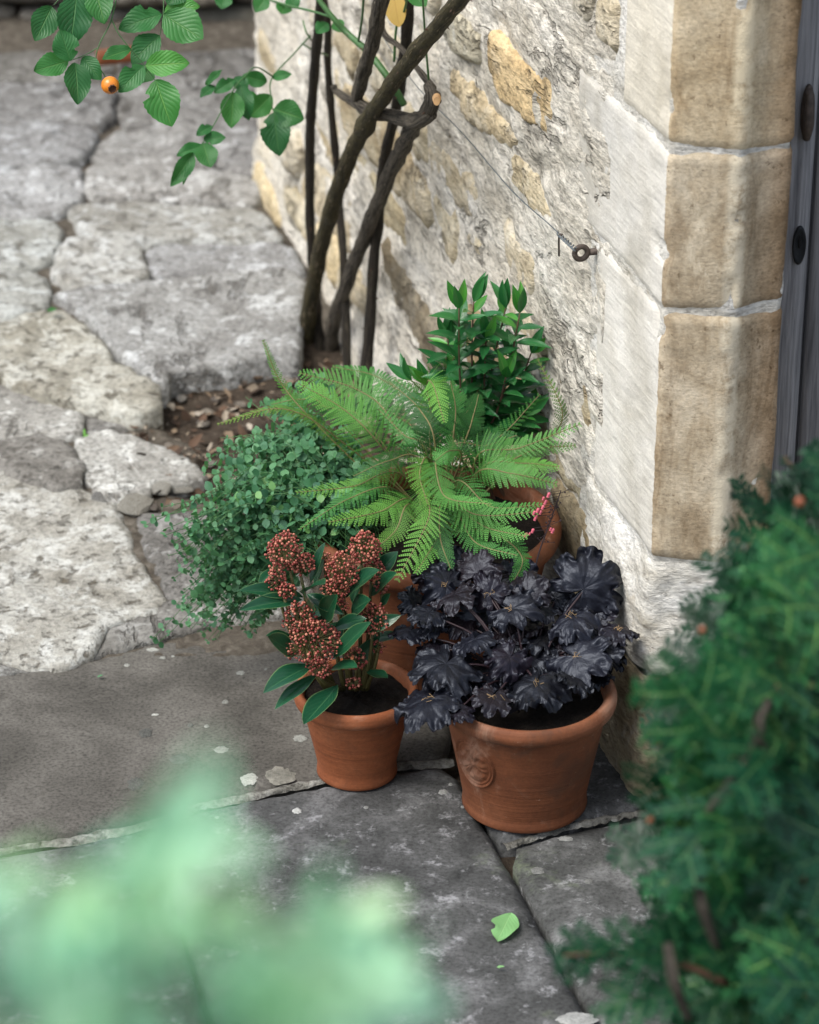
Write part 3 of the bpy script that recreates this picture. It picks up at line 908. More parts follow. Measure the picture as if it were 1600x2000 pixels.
for i, (u, v, rx, ry, t_) in enumerate([(1050, 1700, 12, 7, .6), (1105, 1636, 15, 5, .85), (1200, 1600, 6, 3, .8), (1150, 1720, 8, 5, .5)]):
    lichen(u, v, rx, ry, i + 160, slab_D, 0.0025, (t_ * .6, t_ * .6, t_ * .6))

# ---------------------------------------------------------------- the rubble wall with its dressed door jamb
wall = empty('stone_wall', CORNER, 'pale rubble and ashlar stone wall with a door jamb behind the pots', 'wall')
nW = np.array(WN); dW = np.array(WD); cW = np.array(CORNER)

def wmap(P, h):
    q = cW[None, :] + P[:, :1] * dW[None, :] + h[:, None] * nW[None, :]
    q[:, 2] = P[:, 1]
    return q

# mortar core: a displaced heightfield over the whole face
ss = np.arange(0.02, WLEN + 0.02, 0.0075)
zs = np.concatenate([np.arange(-0.06, 1.25, 0.0075), np.arange(1.26, 2.4, 0.06)])
S, Z = np.meshgrid(ss, zs)
P = np.column_stack([S.ravel(), Z.ravel()])
hm = 0.006 * fbm(P, 6, 5, 70) + 0.004 * fbm(P, 30, 4, 71) - 0.014 * np.clip(fbm(P * np.array([.5, 1.6]), 11, 5, 72, True) - .3, 0, 1) + 0.012 * fbm(P, 2.2, 2, 77)
hm += 0.03 * np.clip(1 - (P[:, 1]) / 0.25, 0, 1) ** 1.5 * np.clip((P[:, 0] - .28) / .12, 0, 1) - .012 * (P[:, 0] < .2)
ns, nz_ = len(ss), len(zs)
Fm = [(j * ns + i, j * ns + i + 1, (j + 1) * ns + i + 1, (j + 1) * ns + i) for j in range(nz_ - 1) for i in range(ns - 1)]
Fm = [f[::-1] for f in Fm]
link('mortar_core', mesh_from('mortar_core', wmap(P, hm), Fm, M['mortar']), wall)
# far end of the wall and its top
EX = Vector((-WN.x, -WN.y, 0))
ev, ef = [], []
for j in range(60):
    for i in range(30):
        p = W(WLEN + 0.012, -0.06 + j * 0.0417) - WN * (0.03 * i)
        k = 0.02 * fbm(np.array([tuple(p)]), 5, 4, 9)[0] + (0.01 if i else -0.01)
        ev.append(p + WD * k)
for j in range(59):
    for i in range(29):
        a = j * 30 + i
        ef.append((a, a + 1, a + 31, a + 30))
link('wall_end', mesh_from('wall_end', ev, ef, M['mortar']), wall)
tv = [W(0.5, 2.38), W(WLEN, 2.38), W(WLEN, 2.38) - WN * .88, W(0.5, 2.38) - WN * .88]
link('wall_top', mesh_from('wall_top', tv, [(0, 1, 2, 3)], M['mortar']), wall)

def rubble(poly, seed, proud, tint, res=0.0095, relief=0.006, name='stone', mat='rubble', ch=1, jit=0.011, tl=None):
    poly = np.asarray(poly, float)
    c = poly.mean(0)
    r = random.Random(seed)
    tl = tl or (r.uniform(-.06, .06), r.uniform(-.1, .1))
    def hf(P, d):
        h = proud + .7 * relief * fbm(P * np.array([.7, 1.3]), 18, 5, seed) + 0.006 * fbm(P, 6, 2, seed + 1) + (P - c) @ np.array(tl)
        return h + 0.03 * np.clip(1 - P[:, 1] / 0.25, 0, 1) ** 1.5 * np.clip((P[:, 0] - .28) / .12, 0, 1)
    V, F = piece(poly, res, hf, 0.02, wmap, seed, jit, 0.010, 0.008, ch)
    F = [f[::-1] for f in F]
    link(name, mesh_from(name, V, F, M[mat]), wall, None, tint)

# stones the photograph singles out, outlined on the wall face
def wp(px): return [wall_sz(u, v) for u, v in px]
feature = [
 (wp([(960, 60), (985, 72), (1012, 118), (1040, 130), (1084, 150), (1083, 262), (1068, 268), (1030, 235), (985, 200), (962, 130)]), .005, (1.14, .95, .67)),
 (wp([(880, 130), (925, 170), (955, 215), (945, 225), (905, 205), (880, 180)]), .003, (1.05, .95, .78)),
 (wp([(905, 160), (960, 215), (1010, 270), (1000, 300), (950, 270), (905, 220)]), .004, (1.05, .96, .8)),
 (wp([(1000, 290), (1060, 350), (1078, 440), (1040, 420), (1000, 360)]), .002, (1.02, .94, .78)),
 (wp([(870, 10), (905, 30), (935, 75), (930, 130), (895, 110), (868, 60)]), .006, (.95, .97, .95)),
]
def blocked(poly):
    c = np.mean(poly, 0)
    for fp, _, _ in feature:
        if inside(np.array([c]), np.array(fp))[0] or any(inside(np.array(poly), np.array(fp))):
            return True
    return False
for i, (poly, pr, tint) in enumerate(feature):
    rubble(poly, 300 + i, pr, tint, res=0.0085, relief=.004, ch=0, jit=.008, tl=(.02, .01))
palette = [(1, .98, .93), (1.04, 1.03, 1.0), (.9, .86, .76), (.82, .76, .64), (1.0, .9, .7), (.86, .87, .85), (1.05, 1.04, 1.02), (.95, .9, .8)]
rr = random.Random(5)
z0 = -0.03
row = 0
QL = [(0.0, .36, .20), (.36, .70, .24), (.70, .97, .34), (.97, 1.4, .17)]      # z0, z1, reach of each quoin along the wall
def qreach(z):
    for a, b, l in QL:
        if a <= z < b: return l
    return .2
while z0 < 1.2:
    hrow = rr.uniform(.065, .15)
    s = 0.0
    while s < WLEN - 0.03:
        l = rr.uniform(.14, .46)
        a, b = s, min(s + l, WLEN + 0.005)
        s += l
        lim = max(qreach(z0 + hrow * .2), qreach(z0 + hrow * .8)) + .012
        if b < lim + .04: continue
        a = max(a, lim)
        if rr.random() < .07 or b - a < .05: continue
        g = rr.uniform(.001, .008)
        j = lambda k=.016: rr.uniform(-k, k)
        za, zb = z0 + g, z0 + hrow - g
        sl = rr.uniform(-.03, .03)
        poly = [(a + g + j(.01), za + j() * .5), ((a + b) / 2 + j(.03), za + j() * .6 + sl * .3), (b - g + j(.01), za + j() * .6 + sl * .5),
                (b - g + j(.012), zb + j() * .6 + sl * .5), ((a + b) / 2 + j(.04), zb + j(.02)), (a + g + j(.012), zb + j() * .5)]
        if blocked(poly): continue
        far = (a / WLEN)
        tint = rr.choice(palette)
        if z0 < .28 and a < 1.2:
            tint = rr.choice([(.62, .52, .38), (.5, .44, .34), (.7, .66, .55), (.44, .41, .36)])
        rubble(poly, 400 + row * 37 + int(s * 100), rr.uniform(-.006, .006), tint, res=0.0105 if a < 1.2 else 0.014)
    z0 += hrow
    row += 1

# --- dressed quoins: each wraps from the wall face round the corner to the door
PA = Vector((0.394, 3.405, 0)); PB = Vector((0.462, 3.437, 0)); PC = Vector((0.462, 3.60, 0))
def quoin(z0, z1, reach, seed, out=0.0, flare=0.0, mat='ashlar', tint=(1, 1, 1), name='quoin_stone', relief=0.0016, relief_big=0.003, rnd=0.006, end=PC, bumpy=1.0):
    raw = [W(reach, 0), W(reach * .5, 0), CORNER.copy(), PA, PA.lerp(PB, .12), PA.lerp(PB, .5) + Vector((-.004, .007, 0)), PB, end]
    pts, kind = [], []
    res = 0.0075
    for i in range(len(raw) - 1):
        a, b = raw[i], raw[i + 1]
        k = max(2, int((b - a).length / res))
        for j in range(k):
            pts.append(a.lerp(b, j / k)); kind.append(i + j / k)
    pts.append(raw[-1]); kind.append(len(raw) - 1)
    n = len(pts)
    sm = list(pts)
    for _ in range(1):
        sm = [sm[0]] + [(sm[i - 1] + sm[i] * 2 + sm[i + 1]) / 4 for i in range(1, n - 1)] + [sm[-1]]
    nr = []
    for i in range(n):
        t = (sm[min(i + 2, n - 1)] - sm[max(i - 2, 0)]).normalized()
        q = Vector((t.y, -t.x, 0))
        nr.append(q)
    if nr[2].dot(WN) < 0: nr = [-q for q in nr]
    m = max(4, int((z1 - z0) / res))
    V, wash, arr, spl = [], [], [], []
    base = []
    for j in range(m + 1):
        z = z0 + (z1 - z0) * j / m
        for i in range(n):
            base.append((sm[i].x, sm[i].y, z))
    B = np.array(base)
    nn = relief * fbm(B, 60, 4, seed) * bumpy + relief_big * fbm(B, 11, 3, seed + 2) * bumpy
    wav = .006 * fbm(B * np.array([1, 1, 0]) + np.array([0, 0, seed]), 14, 4, seed + 31)
    if name == 'joint_mortar': wav = wav * 0
    chip = np.clip(fbm(B, 22, 4, seed + 7) - .15, 0, 1) * 0.03
    for j in range(m + 1):
        z = z0 + (z1 - z0) * j / m
        ed = min(z - z0, z1 - z)
        for i in range(n):
            k = j * n + i
            L = i * res
            d = min(ed, L if i < n // 2 else 1)
            q = max(0, 1 - d / rnd)
            off = out + flare * (1 - (z - z0) / (z1 - z0)) ** 1.3 + nn[k] - 0.005 * (1 - math.sqrt(max(0, 1 - q * q)))
            cornerness = max(0, 1 - abs(kind[i] - 2) * (8 if kind[i] > 2 else 4)) + max(0, 1 - abs(kind[i] - 3.2) * 2)
            off -= chip[k] * cornerness
            p = sm[i] + nr[i] * off
            V.append((p.x, p.y, z + wav[k] * (abs(j / m - .5) * 2) ** 6))
            wash.append(1.0 if kind[i] < 1.97 else 0.0)
            arr.append(1.0 if 2.9 < kind[i] < 4.25 else 0.0)
            spl.append(min(1.0, max(0.0, (kind[i] - 4.6) * .8)))
    F = []
    for j in range(m):
        for i in range(n - 1):
            a = j * n + i
            F.append((a, a + 1, a + n + 1, a + n))
    me = mesh_from(name, V, F, M[mat])
    for nm, arrv in (('wash', wash), ('arris', arr), ('splay_tone', spl)):
        at = me.attributes.new(nm, 'FLOAT', 'POINT')
        at.data.foreach_set('value', arrv)
    return link(name, me, wall, None, tint)
zc = [atY(1278, 292, 3.42).z, atY(1270, 608, 3.42).z, atY(1258, 1095, 3.42).z]
ZJ1, ZJ2, ZP = zc
quoin(ZJ1 + .003, 1.42, .17, 21, tint=(1.0, .97, .9))
quoin(ZJ2 + .0025, ZJ1 - .003, .34, 22, tint=(.97, .97, .97))
quoin(ZP + .003, ZJ2 - .0025, .24, 23, tint=(1.0, 1.0, 1.0))
quoin(1.43, 2.38, .2, 24)
# mortar behind the joints, and the plinth below
quoin(0.0, 2.38, .30, 25, out=-0.0034, mat='plinth', name='joint_mortar', relief=0.003, relief_big=0.002, rnd=0.001)
quoin(.185, ZP - .002, .26, 26, out=.002, flare=.012, mat='plinth', name='plinth_stone', relief=.004, relief_big=.009, rnd=.03, bumpy=1.2)
quoin(-.03, .182, .30, 27, out=.014, flare=.008, mat='rubble', name='plinth_stone', relief=.005, relief_big=.012, rnd=.03, tint=(.62, .57, .48), bumpy=1.2)
# sill and step under the door
def block(name, lo, hi, mat, seed, parent, tint=(1, 1, 1), amp=.005, res=.02):
    import bmesh
    bm = bmesh.new()
    bmesh.ops.create_cube(bm, size=1)
    for v in bm.verts:
        v.co = Vector([lo[k] + (v.co[k] + .5) * (hi[k] - lo[k]) for k in range(3)])
    bmesh.ops.bevel(bm, geom=bm.edges[:], offset=.008, segments=2, affect='EDGES')
    for _ in range(5):
        le = [e for e in bm.edges if e.calc_length() > res]
        if not le: break
        bmesh.ops.subdivide_edges(bm, edges=le, cuts=1, use_grid_fill=True)
    P = np.array([tuple(v.co) for v in bm.verts])
    bm.normal_update()
    k = amp * fbm(P, 12, 4, seed)
    for v, q in zip(bm.verts, k): v.co += v.normal * q
    me = bpy.data.meshes.new(name); bm.to_mesh(me); bm.free()
    me.materials.append(M[mat])
    me.polygons.foreach_set('use_smooth', [True] * len(me.polygons))
    return link(name, me, parent, None, tint)
block('door_sill', (.474, 3.40, -.04), (1.45, 3.62, ZP - .02), 'plinth', 5, wall, (.8, .77, .7))
block('door_step', (.40, 3.17, -.04), (1.45, 3.39, .165), 'grey_slab', 6, wall, (.95, .93, .88))

# --- weathered door set back behind the jamb
DY = 3.545
door = empty('wooden_door', (.90, DY, ZP), 'weathered silver-grey oak plank door at the right edge', 'door')
def plank(x0, x1, seed):
    V, F = [], []
    xs = [x0 + .0005, x0 + .003] + list(np.linspace(x0 + .012, x1 - .012, 5)) + [x1 - .003, x1 - .0005]
    zs_ = np.linspace(ZP, 2.25, 40)
    for z in zs_:
        for i, x in enumerate(xs):
            y = DY + (.012 if i in (0, len(xs) - 1) else .003 if i in (1, len(xs) - 2) else 0) + .0012 * math.sin(z * 5 + seed + x * 40)
            V.append((x, y, z))
    n = len(xs)
    for j in range(39):
        for i in range(n - 1):
            a = j * n + i
            F.append((a, a + 1, a + n + 1, a + n))
    link('plank', mesh_from('plank', V, F, M['oak']), door)
px0 = .455
for k, wd in enumerate((.052, .13, .145, .12, .15, .14, .135)):
    plank(px0, px0 + wd - .002, k)
    px0 += wd
back = [(.455, DY + .02, ZP), (px0, DY + .02, ZP), (px0, DY + .02, 2.25), (.455, DY + .02, 2.25)]
link('door_ledge', mesh_from('door_ledge', back, [(0, 1, 2, 3)], M['oak']), door)
# drop latch and keyhole plate
def lathe_disc(mb, c, rx, rz, prof, n=28):
    V, F = [], []
    for (q, h) in prof:
        for k in range(n):
            a = 2 * math.pi * k / n
            V.append((c.x + math.cos(a) * rx * q, c.y - h, c.z + math.sin(a) * rz * q))
    for j in range(len(prof) - 1):
        for k in range(n):
            F.append((j * n + k, j * n + (k + 1) % n, (j + 1) * n + (k + 1) % n, (j + 1) * n + k))
    F.append(tuple((len(prof) - 1) * n + k for k in range(n)))
    mb.add(V, F)
c = atY(1561, 478, DY - .002)
mb = MB(); lathe_disc(mb, c, .0085, .026, [(1, 0), (1, .003), (.86, .0042), (.72, .003)])
esc = mb.build('keyhole_plate', M['dark_iron'], door)
mb = MB(); lathe_disc(mb, c + Vector((0, -.0036, .004)), .0022, .008, [(1, 0), (.9, .0008)])
mb.build('keyhole', simple('keyhole_dark', (.002, .002, .002), .9), esc)
c = atY(1577, 218, DY - .002)
mb = MB(); lathe_disc(mb, c, .0085, .036, [(1, 0), (1.02, .003), (.92, .006), (.6, .008)])
lt = mb.build('latch_plate', M['iron'], door)
mb = MB()
tube(mb, smooth_path([c + Vector((0, -.006, .028)), c + Vector((.0, -.016, .022)), c + Vector((.0, -.018, -.01)), c + Vector((0, -.008, -.032))], 18), [.005, .006, .007, .005], 10)
mb.build('latch_handle', M['iron'], lt)

# --- dry stone wall at the back
dsw = empty('dry_stone_wall', (-.8, 6.6, 0), 'dark dry stone wall at the back of the path', 'wall')
z = .03
r2 = random.Random(9)
cv = [(-3.2, 6.62, -.05), (0.9, 6.62, -.05), (0.9, 6.62, 1.3), (-3.2, 6.62, 1.3)]
link('wall_core', mesh_from('wall_core', cv, [(0, 1, 2, 3)], M['earth']), dsw)
ri = 0
while z < .62:
    h = r2.uniform(.05, .085)
    x = -1.5 + r2.uniform(0, .2)
    while x < .3:
        l = r2.uniform(.16, .42)
        poly = np.array([(x + .006, z + r2.uniform(0, .01)), (x + l * .5, z + r2.uniform(-.004, .01)), (x + l - .006, z + r2.uniform(0, .012)), (x + l - .008, z + h - r2.uniform(.006, .016)), (x + l * .5, z + h - r2.uniform(.003, .014)), (x + .008, z + h - r2.uniform(.005, .018))])
        pr = r2.uniform(.02, .08)
        sd = ri * 31 + int(x * 50) + 900
        V, F = piece(poly, .016, lambda P, d: pr + .012 * fbm(P, 12, 4, sd), .03, lambda P, hh: np.column_stack([P[:, 0], 6.58 - hh, P[:, 1]]), sd, .008, .02, .02, 1)
        tn = r2.choice([(1, 1, 1), (.8, .78, .74), (1.25, 1.22, 1.15), (.65, .66, .62)])
        link('stone', mesh_from('stone', V, F, M['dry_wall']), dsw, None, tn)
        x += l
    z += h
    ri += 1

# ---------------------------------------------------------------- terracotta pots
def lathe(prof, c, n=96, wob=0.0, seed=0):
    V, F, U = [], [], []
    m = len(prof)
    for j, (r, z) in enumerate(prof):
        for k in range(n):
            a = 2 * math.pi * k / n
            V.append([math.cos(a) * r, math.sin(a) * r, z])
            U.append((k / n, z))
    A = np.array(V)
    if wob:
        q = wob * fbm(A, 9, 3, seed) + wob * .5 * fbm(A * np.array([1, 1, 5]), 20, 3, seed + 1)
        rad = np.hypot(A[:, 0], A[:, 1]) + 1e-9
        A[:, :2] *= (1 + q / rad)[:, None]
    A += np.array(c)
    for j in range(m - 1):
        for k in range(n):
            F.append((j * n + k, j * n + (k + 1) % n, (j + 1) * n + (k + 1) % n, (j + 1) * n + k))
    return A, F, U

def densify(prof, step=.004):
    out = [prof[0]]
    for a, b in zip(prof, prof[1:]):
        k = max(1, int(math.dist(a, b) / step))
        for i in range(1, k + 1):
            out.append((a[0] + (b[0] - a[0]) * i / k, a[1] + (b[1] - a[1]) * i / k))
    return out

def pot(name, c, R, H, rb, lip, label, mat, soil_z, seed, rimw=.016):
    e = empty(name, c, label, 'pot')
    rn = R - rimw * .75                     # body radius under the lip
    zl = H - lip
    body = [(0, .001), (rb * .9, .001), (rb - .002, .0005), (rb + .002, .004), (rb + .001, .014), (rb + .0005, .018)]
    body += [(rb + (rn - rb) * t, .018 + (zl - .018) * t) for t in (.25, .5, .75, 1.0)]
    mb = MB()
    A, F, U = lathe(densify(body), c, 120, .0008, seed)
    mb.add(A, F, U)
    b = mb.build('body', M[mat], e)
    # rolled lip
    pr = [(rn - .001, zl - .002)]
    for k in range(13):
        a = -math.pi / 2 + math.pi * k / 12 * 1.15
        pr.append((R - rimw / 2 + math.cos(a) * rimw / 2, zl + lip / 2 + math.sin(a) * lip / 2))
    pr += [(R - rimw * .95, H - .004), (R - rimw * 1.1, H - .012), (R - rimw * 1.2, soil_z - .03), (R - rimw * 1.6, soil_z - .05)]
    mb = MB()
    A, F, U = lathe(densify(pr, .003), c, 120, .0009, seed + 4)
    mb.add(A, F, U)
    mb.build('rim', M[mat], e)
    # soil
    V, F = [(c[0], c[1], c[2] + soil_z + .004)], []
    n = 72
    rs = np.linspace(.004, R - rimw * 1.12, 26)
    for r in rs:
        for k in range(n):
            a = 2 * math.pi * k / n
            V.append((c[0] + math.cos(a) * r, c[1] + math.sin(a) * r, c[2] + soil_z))
    V = np.array(V)
    V[:, 2] += .006 * fbm(V, 40, 4, seed) + .003 * fbm(V, 160, 2, seed + 2)
    for k in range(n): F.append((0, 1 + k, 1 + (k + 1) % n))
    for j in range(len(rs) - 1):
        for k in range(n):
            a, b2 = 1 + j * n + k, 1 + j * n + (k + 1) % n
            F.append((a, a + n, b2 + n, b2)[::-1])
    link('soil', mesh_from('soil', V, F, M['potsoil']), e)
    return e, rn, zl, rb

SC = Vector((-.0705, 3.467, .001)); SR, SH = .0833, .133
BC = Vector((.152, 3.393, .001)); BR, BH = .118, .175
FC = Vector((.034, 3.712, .001)); FR, FH = .176, .258
pot_s, *_ = pot('terracotta_pot', SC, SR, SH, .0525, .022, 'small clean terracotta pot holding the red-budded plant', 'terra', SH - .014, 1, .013)
pot_b, brn, bzl, brb = pot('terracotta_pot', BC, BR, BH, .081, .024, 'mid-sized weathered terracotta pot with a stamped rosette', 'terra_old', BH - .018, 2, .016)
pot_f, *_ = pot('terracotta_pot', FC, FR, FH, .115, .03, 'largest terracotta pot, under the fern at the back', 'terra_old', FH - .03, 3, .02)  # the darker clay also paints in the shade below the fern

# stamped rosette on the mid-sized pot
pm = atY(922, 1492, 3.33)
ang0 = math.atan2(pm.y - BC.y, pm.x - BC.x)
ang0 = math.radians(-136)
zc0 = .1
RM = .036
V, F = [], []
nr_, na_ = 40, 96
def pot_surf(a, z, off):
    t = (z - .018) / (bzl - .018)
    r = brb + (brn - brb) * t + off
    return (BC.x + math.cos(a) * r, BC.y + math.sin(a) * r, BC.z + z)
for j in range(nr_ + 1):
    q = j / nr_
    for k in range(na_):
        th = 2 * math.pi * k / na_
        rad = .0995
        a = ang0 + q * RM * math.cos(th) / rad
        z = zc0 + q * RM * math.sin(th) * 1.05
        h = .0006
        h += .0032 * math.exp(-((q - .93) / .035) ** 2) + .0016 * math.exp(-((q - .80) / .03) ** 2)     # rings
        pet = abs(math.cos(2.5 * th))                                                                      # five petals
        if .16 < q < .74:
            w_ = math.sin((q - .16) / .58 * math.pi)
            h += .0075 * w_ * max(0, pet - .35) - .0026 * math.exp(-((pet - 1) / .03) ** 2) * w_
            tri = abs(math.cos(2.5 * th + math.pi / 2))
            h += .003 * max(0, tri - .8) * 5 * math.exp(-((q - .6) / .1) ** 2)
        h += .0026 * math.exp(-(q / .12) ** 2)
        if q > .97: h = -.0012
        V.append(pot_surf(a, z, h))
for j in range(nr_):
    for k in range(na_):
        F.append((j * na_ + k, j * na_ + (k + 1) % na_, (j + 1) * na_ + (k + 1) % na_, (j + 1) * na_ + k))
link('rosette', mesh_from('rosette', V, F, M['terra_old']), pot_b)

# ---------------------------------------------------------------- red-budded plant in the small pot
sk = empty('skimmia_plant', SC + Vector((0, 0, SH - .014)), 'glossy green plant with red-brown bud clusters in the small pot', 'plant')
skl = [leaf_mesh('leaf', M['skimmia_leaf'], L=1, Wd=wd, nx=6, ny=12, peak=.52, tip=.8, base=.85, fold=.5, curl=c_, wave=.03, seed=i) for i, (wd, c_) in enumerate(((.36, .12), (.42, .2), (.32, .05), (.38, -.06)))]
def place_leaf(parent, meshes, b, t, wscale, nh, k, color=None, name='leaf'):
    d = t - b
    L = d.length
    m = frame(b, d, nh, (wscale * L, L, L))
    return link(name, meshes[k % len(meshes)], parent, m, color)
SKL = [  # base px, tip px, base y offset, tip y offset, width in px
 ((592, 1166), (488, 1147), .00, -.02, 34), ((590, 1172), (494, 1176), -.01, -.04, 26), ((607, 1140), (629, 1068), .0, .03, 30), ((614, 1146), (636, 1098), .02, .03, 30),
 ((592, 1160), (625, 1132), -.03, -.05, 26), ((676, 1168), (718, 1112), .0, .0, 42), ((722, 1165), (765, 1122), .01, .0, 32), ((606, 1190), (588, 1158), -.03, -.05, 24),
 ((633, 1212), (646, 1172), -.03, -.05, 22), ((654, 1226), (700, 1206), -.03, -.03, 24), ((651, 1286), (711, 1222), -.05, -.06, 36), ((580, 1278), (525, 1248), -.05, -.06, 34),
 ((574, 1248), (530, 1238), -.03, -.03, 24), ((611, 1300), (529, 1330), -.05, -.08, 38), ((619, 1318), (546, 1374), -.05, -.085, 34), ((660, 1338), (602, 1412), -.05, -.1, 46),
 ((645, 1306), (688, 1296), -.05, -.06, 32), ((701, 1234), (768, 1206), -.02, -.01, 28), ((745, 1182), (759, 1162), .0, .01, 26), ((716, 1310), (754, 1326), -.01, -.02, 22),
 ((600, 1160), (660, 1192), -.02, -.03, 30), ((687, 1198), (706, 1172), -.01, -.02, 30), ((690, 1300), (735, 1250), .0, .01, 34), ((640, 1210), (575, 1215), .01, .0, 34),
 ((655, 1190), (640, 1130), .03, .05, 34), ((690, 1180), (700, 1110), .04, .05, 34), ((720, 1250), (775, 1240), .02, .03, 32), ((650, 1240), (690, 1260), .0, -.02, 30), ((640, 1180), (600, 1205), .02, .01, 34), ((665, 1215), (640, 1250), .0, -.02, 30),
 ((570, 1120), (515, 1090), .02, .02, 28), ((700, 1230), (660, 1200), .01, 0, 30), ((540, 1110), (510, 1135), .01, .0, 22), ((735, 1125), (765, 1085), .03, .04, 28)]
for i, (b, t, yb, yt, wd) in enumerate(SKL):
    B, T = atY(*b, SC.y + yb + .008), atY(*t, SC.y + yt - .012)
    T = B + (T - B) * 1.12
    Lpx = max(30, math.dist(b, t))
    asp = .78 * wd / Lpx / .37
    nh = Vector((random.gauss(-.1, .25), -.55 + random.gauss(0, .2), .8))
    place_leaf(sk, skl, B, T, min(1.35, max(.6, asp)), nh, i)
CL = [  # centre px, half size px, y offset, buds
 ((556, 1072), (36, 42), 0, 170), ((540, 1125), (20, 34), -.01, 60), ((592, 1098), (24, 26), .005, 70), ((560, 1152), (18, 18), -.02, 36), ((668, 1112), (34, 42), .01, 150), ((655, 1150), (26, 22), 0, 60),
 ((712, 1066), (32, 36), .02, 150), ((728, 1110), (24, 26), .02, 60), ((584, 1204), (34, 36), -.03, 110), ((612, 1248), (56, 50), -.04, 290), ((731, 1206), (32, 34), -.01, 130), ((627, 1302), (22, 22), -.055, 45), ((738, 1262), (16, 12), -.005, 18),
 ((694, 1284), (22, 24), -.03, 50), ((690, 1332), (16, 12), -.04, 24), ((744, 1142), (14, 20), .01, 26), ((634, 1086), (14, 10), .03, 16), ((668, 1182), (14, 10), -.005, 18)]
import bmesh
bmi = bmesh.new(); bmesh.ops.create_icosphere(bmi, subdivisions=1, radius=1)
ICV = [v.co.copy() for v in bmi.verts]; ICF = [[v.index for v in f.verts] for f in bmi.faces]; bmi.free()
for ci, (c, (hx, hy), yo, nb) in enumerate(CL):
    C0 = atY(*c, SC.y + yo)
    dep = C0.y / ray(*c).y
    rx, rz = 1.02 * hx / FPX * dep, .92 * hy / FPX * dep
    mb, ms = MB(), MB()
    root = C0 + Vector((random.uniform(-.3, .3) * rx, .0, -rz * 1.25))
    pts, pa, tries = [], np.zeros((0, 3)), 0
    while len(pts) < nb * 1.4 and tries < 7000:
        tries += 1
        q = Vector((random.gauss(0, 1), random.gauss(0, 1), random.gauss(0, 1))).normalized() * random.uniform(.72, 1.02)
        taper = 1 - .35 * q.z                    # blunt cone, broader below
        lump = 1 + .10 * math.sin(q.x * 7 + ci) * math.cos(q.z * 6 + ci * 2)
        p = C0 + Vector((q.x * rx * taper * lump, q.y * rx * taper * .9, q.z * rz * lump))
        if not len(pa) or np.min(((pa - np.array(p)) ** 2).sum(1)) > .0034 ** 2:
            pts.append(p); pa = np.vstack([pa, np.array(p)[None]])
    subs = [C0.lerp(random.choice(pts), .45) for _ in range(max(3, nb // 14))]
    for sp_ in subs:
        tube(ms, smooth_path([root, root.lerp(sp_, .5) + Vector((0, 0, .002)), sp_], 6), [.0012, .0007], 5)
    for p in pts:
        r = random.choice((.0013, .0016, .0019, .0021, .0023))
        mb.add([p + v * r for v in ICV], ICF)
        n_ = min(subs, key=lambda s_: (s_ - p).length)
        tube(ms, [n_, p], [.0005, .00045], 3, False)
    tube(ms, smooth_path([Vector((SC.x + (root.x - SC.x) * .4, SC.y + .01, SH - .01)), Vector((SC.x + (root.x - SC.x) * .8, SC.y + yo * .6, (SH + root.z) / 2)), root], 10), [.0035, .0026, .002], 7)
    cl = mb.build('flower_cluster', M['bud'], sk)
    _ms = ms.mesh('branchlet', M['bud_stem'])
    link('branchlet', _ms, cl)

